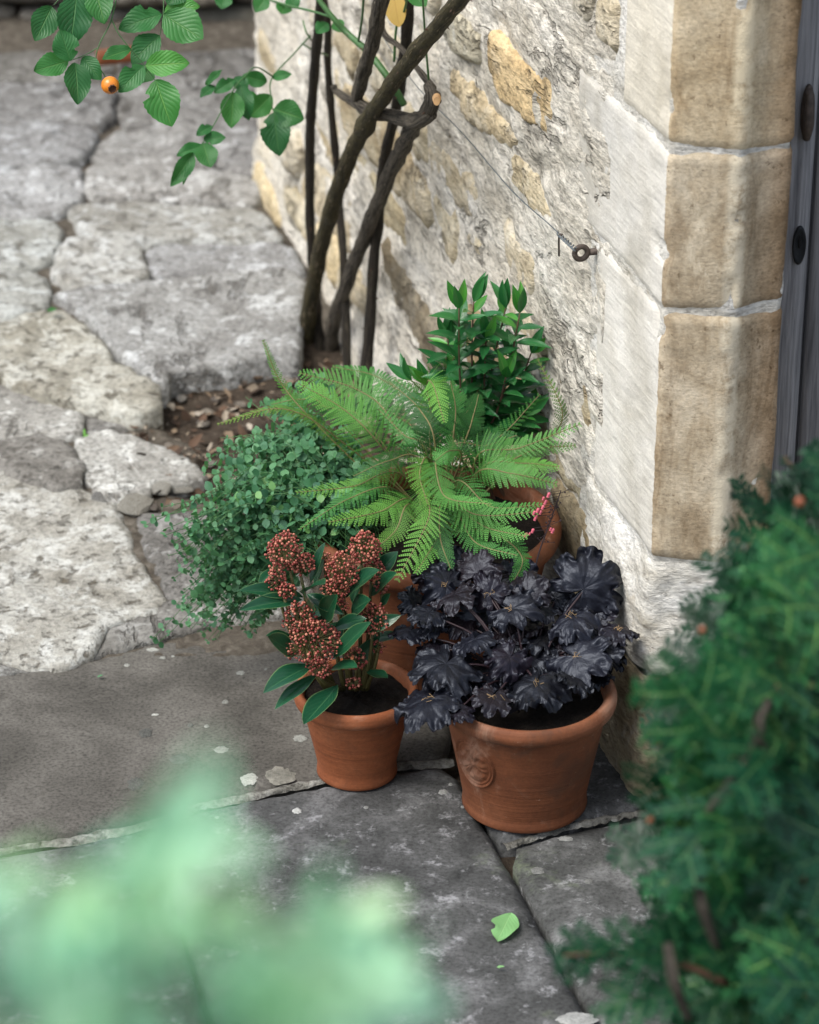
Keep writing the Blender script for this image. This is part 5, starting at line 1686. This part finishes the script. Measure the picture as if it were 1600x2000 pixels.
# --- leafy shoots
rlf = [leaf_mesh('leaf', M['rose_leaf'], L=1, Wd=.72, nx=6, ny=18, peak=.46, tip=.78, base=.7, fold=.35, curl=c_, wave=.05, serr=.03, seed=i, bite=b_) for i, (c_, b_) in enumerate(((.1, None), (.18, None), (.04, None), (.14, (1, .3, .06)), (-.05, None)))]
sh = MB()
def shoot(pts, r=.0011):
    tube(sh, smooth_path([PX(*p) for p in pts], 26), [r, r * .6], 6, False)
D0 = 4.06
arch = [PX(232, -30, D0), Vector((-.40, 4.12, 1.16)), Vector((-.36, 4.35, 1.36)), Vector((-.26, 4.9, 1.2)), onwall(632, -50, .14)]
tube(sh, smooth_path(arch, 30), [.0016, .0026, .005], 8, False)
shoot([(232, -30, D0), (218, 38, D0), (195, 85, D0), (188, 118, D0), (206, 150, D0)])
shoot([(218, 38, D0), (236, 72, D0), (283, 128, D0 + .01), (304, 158, D0 + .01)], .0009)
shoot([(190, 94, D0), (165, 108, D0), (135, 119, D0)], .0009)
shoot([(320, -30, D0 + .03), (319, 28, D0 + .03), (312, 72, D0 + .03)], .0009)
shoot([(150, -40, D0), (105, 10, D0)], .0009)
tube(sh, smooth_path([PX(320, -30, D0 + .03), Vector((-.33, 4.13, 1.12)), Vector((-.38, 4.22, 1.25))], 12), .0012, 5, False)
tube(sh, smooth_path([PX(150, -40, D0), PX(200, -45, D0), PX(230, -35, D0)], 8), .0009, 5, False)
DB = onwall(606, 70, .13)
dB = (DB - camv).dot(Vector((0, CP, -SP)))
shoot([(606, 70, dB), (575, 104, dB - .06), (532, 152, dB - .15), (529, 188, dB - .16), (534, 218, dB - .16)], .0015)
shoot([(534, 150, dB - .15), (500, 131, dB - .2), (478, 150, dB - .24), (458, 172, dB - .27), (420, 240, dB - .3), (400, 274, dB - .3), (376, 300, dB - .3)], .0013)
RL = [((102, 12), (70, 78), D0, 52), ((150, -12), (140, 84), D0, 68), ((185, -25), (204, 45), D0, 52), ((138, 119), (118, 58), D0 - .01, 54), ((134, 119), (66, 140), D0, 50), ((147, 122), (155, 201), D0 - .01, 52), ((162, 112), (194, 153), D0, 36), ((256, 96), (200, 114), D0, 33),
 ((316, 28), (232, 52), D0 + .03, 56), ((320, 28), (397, 79), D0 + .02, 74), ((320, 24), (388, 8), D0 + .04, 42), ((312, 70), (256, 118), D0 + .03, 54), ((284, 128), (369, 122), D0, 52), ((281, 128), (232, 177), D0, 46), ((304, 156), (333, 244), D0, 70), ((290, 135), (276, 160), D0 + .03, 40),
 ((532, 152), (567, 143), dB - .15, 20), ((535, 212), (593, 233), dB - .17, 54), ((535, 219), (544, 302), dB - .17, 58), ((530, 186), (487, 229), dB - .15, 42), ((522, 160), (474, 148), dB - .14, 32), ((470, 166), (484, 231), dB - .26, 38), ((456, 180), (452, 249), dB - .27, 46), ((458, 156), (419, 179), dB - .25, 27), ((402, 166), (436, 137), dB - .3, 18), ((420, 168), (391, 188), dB - .3, 22), ((458, 152), (482, 175), dB - .24, 28), ((505, 190), (470, 200), dB - .15, 36),
 ((398, 272), (439, 268), dB - .3, 26), ((397, 280), (411, 329), dB - .31, 42), ((378, 298), (336, 363), dB - .31, 34), ((396, 285), (346, 300), dB - .3, 27), ((380, 300), (357, 360), dB - .3, 18), ((414, 246), (384, 262), dB - .3, 22),
 ((560, 8), (548, 28), dB - .1, 30), ((520, -5), (500, 22), dB - .1, 30), ((440, -10), (432, 14), dB - .1, 30), ((655, 40), (668, 62), dB - .2, 22), ((640, 45), (618, 62), dB - .2, 26), ((800, -18), (832, 15), dB - .5, 36), ((350, -25), (330, 8), D0 + .04, 44), ((565, -8), (580, 14), dB - .1, 26)]
LT = [(1, 1, 1), (.85, .95, 1.0), (1.25, 1.2, 1.0), (.8, .9, .95), (1.1, 1.05, 1)]
for i, (b, t, d, wd) in enumerate(RL):
    B, T = PX(*b, d), PX(*t, d - .012)
    Lp = math.dist(b, t)
    asp = wd / Lp / .72
    nh = Vector((random.gauss(0, .22), -.75, .6 + random.gauss(0, .2)))
    tint = LT[i % 5]
    if i in (10, 12): tint = (1.9, 1.55, 1.1)
    if i == 14: tint = (1.4, 1.35, 1.0)
    L_ = (T - B).length
    link('leaf', rlf[3 if i in (14, 18) else i % 5], rose, frame(B, T - B, nh, (min(1.6, asp) * L_, L_, L_)), tint)
sh.build('shoot', M['stem_green'], rose)
# one yellowed leaf high among the stems
b = onwall(768, -20, .1); t_ = onwall(778, 52, .1)
L_ = (t_ - b).length
link('leaf', leaf_mesh('leaf', M['yellow_leaf'], L=1, Wd=.6, nx=6, ny=12, peak=.5, tip=.6, base=.6, fold=.2, curl=.1, seed=4), rose, frame(b, t_ - b, (-.3, -.9, .3), L_))
# rose hip
hc = PX(215, 166, D0 - .01)
mb = MB()
ax = (PX(218, 172, D0 - .03) - PX(204, 150, D0)).normalized()
m_ = frame(hc - ax * .0115, ax, (0, 0, 1), 1)
prof = [(0.001, 0), (.005, .0012), (.009, .004), (.0118, .009), (.0122, .013), (.0108, .018), (.0075, .0218), (.005, .023)]
V, F = [], []
for r_, y_ in prof:
    for k in range(24):
        a = 2 * math.pi * k / 24
        V.append(m_ @ Vector((math.cos(a) * r_, y_, math.sin(a) * r_)))
for q in range(len(prof) - 1):
    for k in range(24):
        F.append((q * 24 + k, q * 24 + (k + 1) % 24, q * 24 + 24 + (k + 1) % 24, q * 24 + 24 + k))
mb.add(V, F)
hp = mb.build('rose_hip', M['hip'], rose)
mb = MB(); V = []
for r_, y_ in ((.0052, .0225), (.0048, .0255), (.003, .0235)):
    for k in range(16):
        a = 2 * math.pi * k / 16
        rr_ = r_ * (1.0 + .15 * (k % 2))
        V.append(m_ @ Vector((math.cos(a) * rr_, y_, math.sin(a) * rr_)))
F = [(q * 16 + k, q * 16 + (k + 1) % 16, q * 16 + 16 + (k + 1) % 16, q * 16 + 16 + k) for q in range(2) for k in range(16)] + [tuple(32 + k for k in range(16))]
mb.add(V, F)
link('calyx', mb.mesh('calyx', M['hip_end'], False), hp)

# ---------------------------------------------------------------- training wire and its eye bolt
wr = empty('training_wire', onwall(1133, 492, .0), 'galvanised training wire tied to an iron eye bolt in the wall', 'wire')
mb = MB()
tube(mb, smooth_path([onwall(740, 60, .06), onwall(812, 166, .05), onwall(905, 262, .045), onwall(1000, 372, .04), onwall(1075, 440, .034), onwall(1116, 478, .03)], 50), .0008, 6)
mb.build('wire', M['wire'], wr)
mb = MB()
A0, A1 = onwall(1090, 456, .034), onwall(1124, 487, .03)
for ph in (0, math.pi):
    pts = []
    for k in range(40):
        q = k / 39
        c0 = A0.lerp(A1, q)
        a = q * 22 + ph
        pts.append(c0 + Vector((0, 0, 1)) * math.cos(a) * .0024 + WN * math.sin(a) * .0024)
    tube(mb, pts, .0011, 5)
mb.build('wire_twist', M['wire'], wr)
mb = MB()
tube(mb, smooth_path([onwall(1098, 458, .034), onwall(1092, 462, .034), onwall(1092, 500, .03)], 10), .0014, 5)
mb.build('wire_tail', M['iron'], wr)
mb = MB()
ec = onwall(1135, 494, .018)
R_ = .0088
for k in range(1):
    pts = [ec + (WN * .55 + Vector((0, 0, 1)) * 0) * 0 + (Vector((0, 0, 1)) * math.sin(a) + WN * math.cos(a)) * R_ for a in np.linspace(0, 2 * math.pi, 33)]
    tube(mb, pts, .0038, 10)
tube(mb, [ec - WN * .012, ec - WN * .06], .0048, 10)
mb.build('eye_bolt', M['iron'], wr)

# ---------------------------------------------------------------- small things lying about
def lie(name, u, v, du, dv, mat, label, cat, asp=.6, bite=None, z=.004, curl=.05, crumple=0):
    b, t = atZ(u, v, z), atZ(du, dv, z + .004)
    L_ = (t - b).length
    me = leaf_mesh(name, M[mat], L=1, Wd=asp, nx=8, ny=14, peak=.45, tip=.85, base=.75, fold=.18 + crumple, curl=curl, wave=.04 + crumple * .3, seed=int(u), bite=bite)
    o_ = link(name, me, None, frame(b, t - b, (0.05, -.05, 1), L_))
    return tag(o_, label, cat)
lie('fallen_leaf', 998, 1784, 972, 1834, 'fallen', 'fresh pale green leaf lying on the dark paving slab', 'leaf', .55, (1, .62, .08), .006)
lie('fallen_leaf', 1222, 1664, 1250, 1652, 'dead', 'crumpled brown dead leaf on the slab beside the hedge', 'leaf', .8, None, .012, .5, .9)
lie('fallen_leaf', 970, 1889, 985, 1887, 'fallen', 'tiny pale green leaf scrap below the larger green leaf', 'leaf', .5, None, .005)
lie('fallen_leaf', 92, 608, 112, 602, 'rose_leaf', 'small dark green leaf lying on the far pale stone', 'leaf', .8, None, .088)
lie('fallen_leaf', 190, 1322, 201, 1318, 'oregano', 'tiny green leaf on the plain dark slab at left', 'leaf', .6, None, .005)
# weed tuft in the joint
wd_ = empty('weed', atZ(160, 853, .02), 'small bright green weed growing in a path joint', 'weed')
wl = leaf_mesh('leaf', M['fallen'], L=1, Wd=.6, nx=2, ny=5, fold=.3, curl=.3)
for k in range(9):
    a = k * .7
    p = atZ(158 + 3 * math.cos(a), 856, .028)
    link('leaf', wl, wd_, frame(p, (math.cos(a), math.sin(a) * .6 - .2, .55), (0, -.3, 1), random.uniform(.012, .02)), (.75, 1.0, .35))
# terracotta sherd by the back wall
sv = []
pc = atZ(228, 132, .09)
V, F = [], []
for j in range(9):
    for i in range(11):
        a = (i / 10 - .5) * 1.3
        V.append((pc.x + (j / 8 - .5) * .09, pc.y + .05 - math.cos(a) * .03, pc.z + .012 + math.sin(a) * .03 + j * .0012))
for j in range(8):
    for i in range(10):
        q = j * 11 + i
        F.append((q, q + 11, q + 12, q + 1))
me = mesh_from('roof_tile_sherd', V, F, M['terra'])
so = link('terracotta_sherd', me)
md = so.modifiers.new('thick', 'SOLIDIFY'); md.thickness = .008
tag(so, 'broken terracotta sherd leaning at the foot of the dark back wall', 'sherd')

# ---------------------------------------------------------------- yew shrub at the right, near the camera
yew = empty('yew_shrub', (.67, 2.45, 0), 'dark green yew shrub with red berries in the right foreground', 'yew shrub')
def yew_spray(seed):
    r = random.Random(seed)
    mb, tw = MB(), MB()
    def shoot_(p0, d, L, n):
        pth = smooth_path([p0, p0 + d * L * .5 + Vector((0, 0, L * .04)), p0 + d * L + Vector((0, 0, -L * .06))], n)
        tube(tw, pth, [.0013, .0006], 4, False)
        for i in range(1, n):
            T = (pth[min(i + 1, n - 1)] - pth[i - 1]).normalized()
            S_ = T.cross(Vector((0, 0, 1))).normalized()
            for s in (-1, 1):
                dd = (S_ * s + T * r.uniform(.35, .7) + Vector((0, 0, r.gauss(.1, .2)))).normalized()
                l = r.uniform(.014, .021) * (1 - .45 * (i / n) ** 3)
                w_ = .0023
                x = dd.cross(Vector((0, 0, 1))).normalized()
                b = pth[i]
                mb.add([b - x * w_ * .4, b + dd * l * .5 - x * w_, b + dd * l + Vector((0, 0, -.001)), b + dd * l * .5 + x * w_, b + x * w_ * .4], [(0, 1, 2, 3, 4)], [(.5, 0), (0, .5), (.5, 1), (1, .5), (.5, 0)])
    shoot_(Vector((0, 0, 0)), Vector((0, 1, 0)), .11, 20)
    for k in range(4):
        s = (-1) ** k
        shoot_(Vector((0, .02 + .018 * k, 0)), Vector((s * .75, .66, r.gauss(.05, .15))).normalized(), .06 - .008 * k, 11)
    a = mb.mesh('needle_spray', M['yew'], False)
    me_t = tw
    b0 = len(mb.v)
    return mb, tw
YS = []
for s in range(5):
    a, t_ = yew_spray(s)
    me = bpy.data.meshes.new('needle_spray')
    nv = len(a.v)
    me.from_pydata(a.v + t_.v, [], a.f + [tuple(i + nv for i in f) for f in t_.f])
    me.materials.append(M['yew']); me.materials.append(M['stem_green'])
    me.polygons.foreach_set('material_index', [0] * len(a.f) + [1] * len(t_.f))
    set_uv(me, a.uv + t_.uv)
    YS.append(me)
sil = np.array([(1640, 790), (1575, 860), (1545, 915), (1555, 1000), (1500, 1040), (1420, 1085), (1380, 1110), (1395, 1180), (1350, 1200), (1330, 1240), (1375, 1300), (1270, 1300), (1250, 1330), (1310, 1370), (1275, 1420), (1262, 1480), (1292, 1540), (1285, 1600), (1262, 1650), (1225, 1695), (1290, 1740), (1300, 1800), (1290, 1880), (1270, 1940), (1280, 2010), (1290, 2300), (2100, 2300), (2100, 790)], float)
main = [[(.62, 2.2, -.02), (.58, 2.25, .35), (.50, 2.32, .62), (.42, 2.36, .78), (.34, 2.42, .86)],
        [(.63, 2.2, -.02), (.64, 2.22, .4), (.60, 2.3, .75), (.52, 2.36, .98), (.42, 2.42, 1.08)],
        [(.60, 2.2, -.02), (.50, 2.2, .25), (.40, 2.24, .42), (.34, 2.30, .52), (.30, 2.36, .56)],
        [(.66, 2.2, -.02), (.72, 2.25, .5), (.72, 2.3, .9), (.66, 2.35, 1.15)],
        [(.60, 2.2, -.02), (.48, 2.25, .38), (.38, 2.32, .55), (.33, 2.38, .68)]]
ST = []
for k, pts in enumerate(main):
    mb = MB()
    P = smooth_path([Vector((p[0] * 1.08, p[1] + .25, p[2])) for p in pts], 40)
    ST.append(P)
    tube(mb, P, [.014, .009, .006, .003], 8)
    mb.build('branch', M['stem_brown'], yew)
for (a_, b_, c_) in (((1500, 1370), (1482, 1420), (1512, 1500)), ((1360, 1690), (1372, 1770), (1400, 1850)), ((1305, 1845), (1318, 1920), (1345, 1990)), ((1480, 1440), (1420, 1540), (1380, 1590))):
    mb = MB()
    tube(mb, smooth_path([PX(*a_, 2.52), PX(*b_, 2.5), PX(*c_, 2.53)], 14), [.0042, .005, .0036], 8)
    mb.build('branch', M['bark_old'], yew)
cnt, tries = 0, 0
# low branch that reaches out to the left over the slabs
mb = MB()
tube(mb, smooth_path([PX(1420, 1920, 2.6), PX(1300, 1872, 2.58), PX(1190, 1863, 2.57), PX(1100, 1866, 2.56)], 20), [.004, .0025, .0012], 6)
mb.build('branch', M['stem_brown'], yew)
for k, (a_, b_) in enumerate([((1330, 1850), (1230, 1790)), ((1260, 1845), (1140, 1800)), ((1200, 1838), (1060, 1822)), ((1170, 1838), (1075, 1868)), ((1290, 1850), (1190, 1885)), ((1300, 1900), (1150, 1945)), ((1350, 1910), (1230, 1930)), ((1320, 1830), (1210, 1835)), ((1390, 1335), (1262, 1318)), ((1380, 1225), (1320, 1180)), ((1430, 1150), (1385, 1110)), ((1360, 1400), (1300, 1385))]):
    a_, b_ = (a_[0] + 12, a_[1] + (28 if a_[1] > 1700 else 0)), (b_[0] + 12, b_[1] + (28 if b_[1] > 1700 else 0))
    A_, B_ = PX(*a_, 2.58), PX(*b_, 2.56)
    link('needle_spray', YS[k % 5], yew, frame(A_, B_ - A_, (0, -.5, .85), min(.68, (B_ - A_).length / .11)), random.choice([(.6, .7, .8), (.8, .9, 1), (1, 1, 1)]))
twg = MB()
flatS = [p for P in ST for p in P[10:]]
while cnt < 284 and tries < 30000:
    tries += 1
    u, v = random.uniform(1030, 1900), random.uniform(760, 2250)
    if not inside(np.array([[u - 75, v]]), sil)[0]: continue
    if not inside(np.array([[u, v]]), sil)[0]: continue
    if u > 1640 and random.random() < .75: continue
    if v > 2020 and random.random() < .8: continue
    d = random.uniform(2.52, 3.0)
    p = PX(u, v, d)
    if p.z < .08: continue
    out = Vector((-1.0 + random.gauss(0, .5), random.gauss(-.1, .6), .25 + random.gauss(0, .45))).normalized()
    tip = p + out * .11
    # project the tip; keep the outline of the bush
    cz = (tip - camv).dot(Vector((0, CP, -SP)))
    tu = 800 + tip.x / cz * FPX
    tvv = 1000 - (tip - camv).dot(Vector((0, SP, CP))) / cz * FPX
    if not inside(np.array([[tu - 50, tvv]]), sil)[0]: continue
    tint = random.choice([(1, 1, 1), (.7, .8, .9), (1.3, 1.2, 1), (2.3, 1.9, 1.5), (1.9, 1.7, 1.2), (.5, .65, .75), (.8, .9, 1), (2.0, 1.8, 1.7)])
    link('needle_spray', YS[cnt % 5], yew, frame(p, out, (random.gauss(0, .35), -.5 + random.gauss(0, .3), .8), random.uniform(.8, 1.2)), tint)
    q = min(flatS, key=lambda s: (s - p).length)
    if cnt % 5 == 0: tube(twg, smooth_path([q, q.lerp(p, .5) + Vector((0, 0, .015)), p], 6), [.0022, .0012], 4, False)
    cnt += 1
print('yew sprays', cnt, tries)
twg.build('twigs', M['stem_brown'], yew)
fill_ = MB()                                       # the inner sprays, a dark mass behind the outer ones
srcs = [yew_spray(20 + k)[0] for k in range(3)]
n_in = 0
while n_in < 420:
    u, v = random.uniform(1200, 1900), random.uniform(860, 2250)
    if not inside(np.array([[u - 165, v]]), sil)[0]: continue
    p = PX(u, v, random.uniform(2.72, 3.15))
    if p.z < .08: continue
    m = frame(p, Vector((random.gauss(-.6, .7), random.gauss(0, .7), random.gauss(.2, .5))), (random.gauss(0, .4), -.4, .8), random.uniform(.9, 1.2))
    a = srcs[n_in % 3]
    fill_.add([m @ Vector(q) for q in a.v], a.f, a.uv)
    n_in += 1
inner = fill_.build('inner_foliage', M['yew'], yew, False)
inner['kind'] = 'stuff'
inner.color = (.4, .46, .46, 1)  # darker tint paints the bush's inner shade into the needles
bmi = bmesh.new(); bmesh.ops.create_uvsphere(bmi, u_segments=14, v_segments=10, radius=1)
def berry_me(mat):
    me = bpy.data.meshes.new('berry'); bmi.to_mesh(me); me.materials.append(mat)
    me.polygons.foreach_set('use_smooth', [True] * len(me.polygons)); return me
bR, bP = berry_me(M['aril']), berry_me(M['aril_pale'])
for (u, v, r, pale) in [(1546, 845, 15, 0), (1587, 862, 14, 1), (1590, 908, 16, 1), (1562, 980, 16, 0), (1468, 1257, 15, 0), (1525, 1290, 18, 0), (1521, 1346, 17, 0), (1582, 1340, 15, 1), (1556, 1552, 17, 0), (1494, 1597, 13, 1), (1558, 1614, 17, 0), (1566, 1716, 16, 0), (1424, 1782, 15, 0), (1448, 1860, 18, 1), (1306, 1724, 13, 1), (1270, 1600, 13, 0), (1388, 1880, 13, 0), (1545, 1460, 13, 1), (1372, 1230, 12, 0), (1420, 1612, 11, 0), (1580, 1945, 15, 0), (1285, 1450, 13, 0), (1500, 1700, 12, 1), (1535, 1085, 12, 0)]:
    if int(u + v) % 5 in (1, 3, 4): continue
    d = random.uniform(2.5, 2.62)
    p = PX(u, v, d)
    s_ = r / FPX * d * .62
    link('berry', bP if pale else bR, yew, Matrix.Translation(p) @ Matrix.Diagonal((s_, s_, s_ * 1.1, 1)))

# a dark sprig of the same planting reaching in at the right edge
# ---------------------------------------------------------------- pale shrub right in front of the camera, far out of focus
fg = empty('pale_shrub', (-.12, .62, 0), 'pale green shrub, far out of focus in the bottom left foreground', 'shrub')
fgl = [leaf_mesh('leaf', M['fore_leaf'], L=1, Wd=.5, nx=4, ny=8, peak=.45, tip=.9, base=.8, fold=.3, curl=c_, seed=i) for i, c_ in enumerate((.1, .25, -.1))]
fst = MB()
def topline(u):
    return np.interp(u, [-200, 0, 150, 260, 330, 400, 470, 560, 640, 720, 800, 860, 900], [1690, 1720, 1800, 1720, 1540, 1680, 1830, 1860, 1750, 1790, 1920, 1980, 2060])
cnt = 0
while cnt < 290:
    u = random.uniform(-350, 800)
    top = topline(u)
    v = top + abs(random.gauss(0, 1)) * 240 + random.uniform(-20, 70)
    if v > 2500: continue
    d = random.uniform(.68, 1.0)
    p = PX(u, v, d)
    dr = Vector((random.gauss(0, .6), random.gauss(0, .6), random.gauss(.6, .5))).normalized()
    L_ = random.uniform(.011, .025)
    tint = random.choice([(1, 1, 1), (.8, .9, 1), (1.5, 1.4, 1.4), (.5, .62, .58), (.3, .42, .38), (1.3, 1.35, 1.5), (1.15, 1.1, .9), (.75, .85, .95)])
    link('leaf', fgl[cnt % 3], fg, frame(p, dr, (random.gauss(0, .5), random.gauss(-.3, .4), 1), L_), tint)
    if cnt % 4 == 0:
        q = Vector((p.x * .55 - .05, .64, p.z - .22 - .2 * random.random()))
        tube(fst, smooth_path([q, q.lerp(p, .55) + Vector((0, 0, .02)), p], 8), [.0014, .0006], 4, False)
        tube(fst, smooth_path([Vector((-.12, .62, -.02)), Vector((q.x * .6 - .04, .63, .8)), q], 10), [.006, .003, .0014], 5, False)
    cnt += 1
fst.build('stem', M['stem_green'], fg)
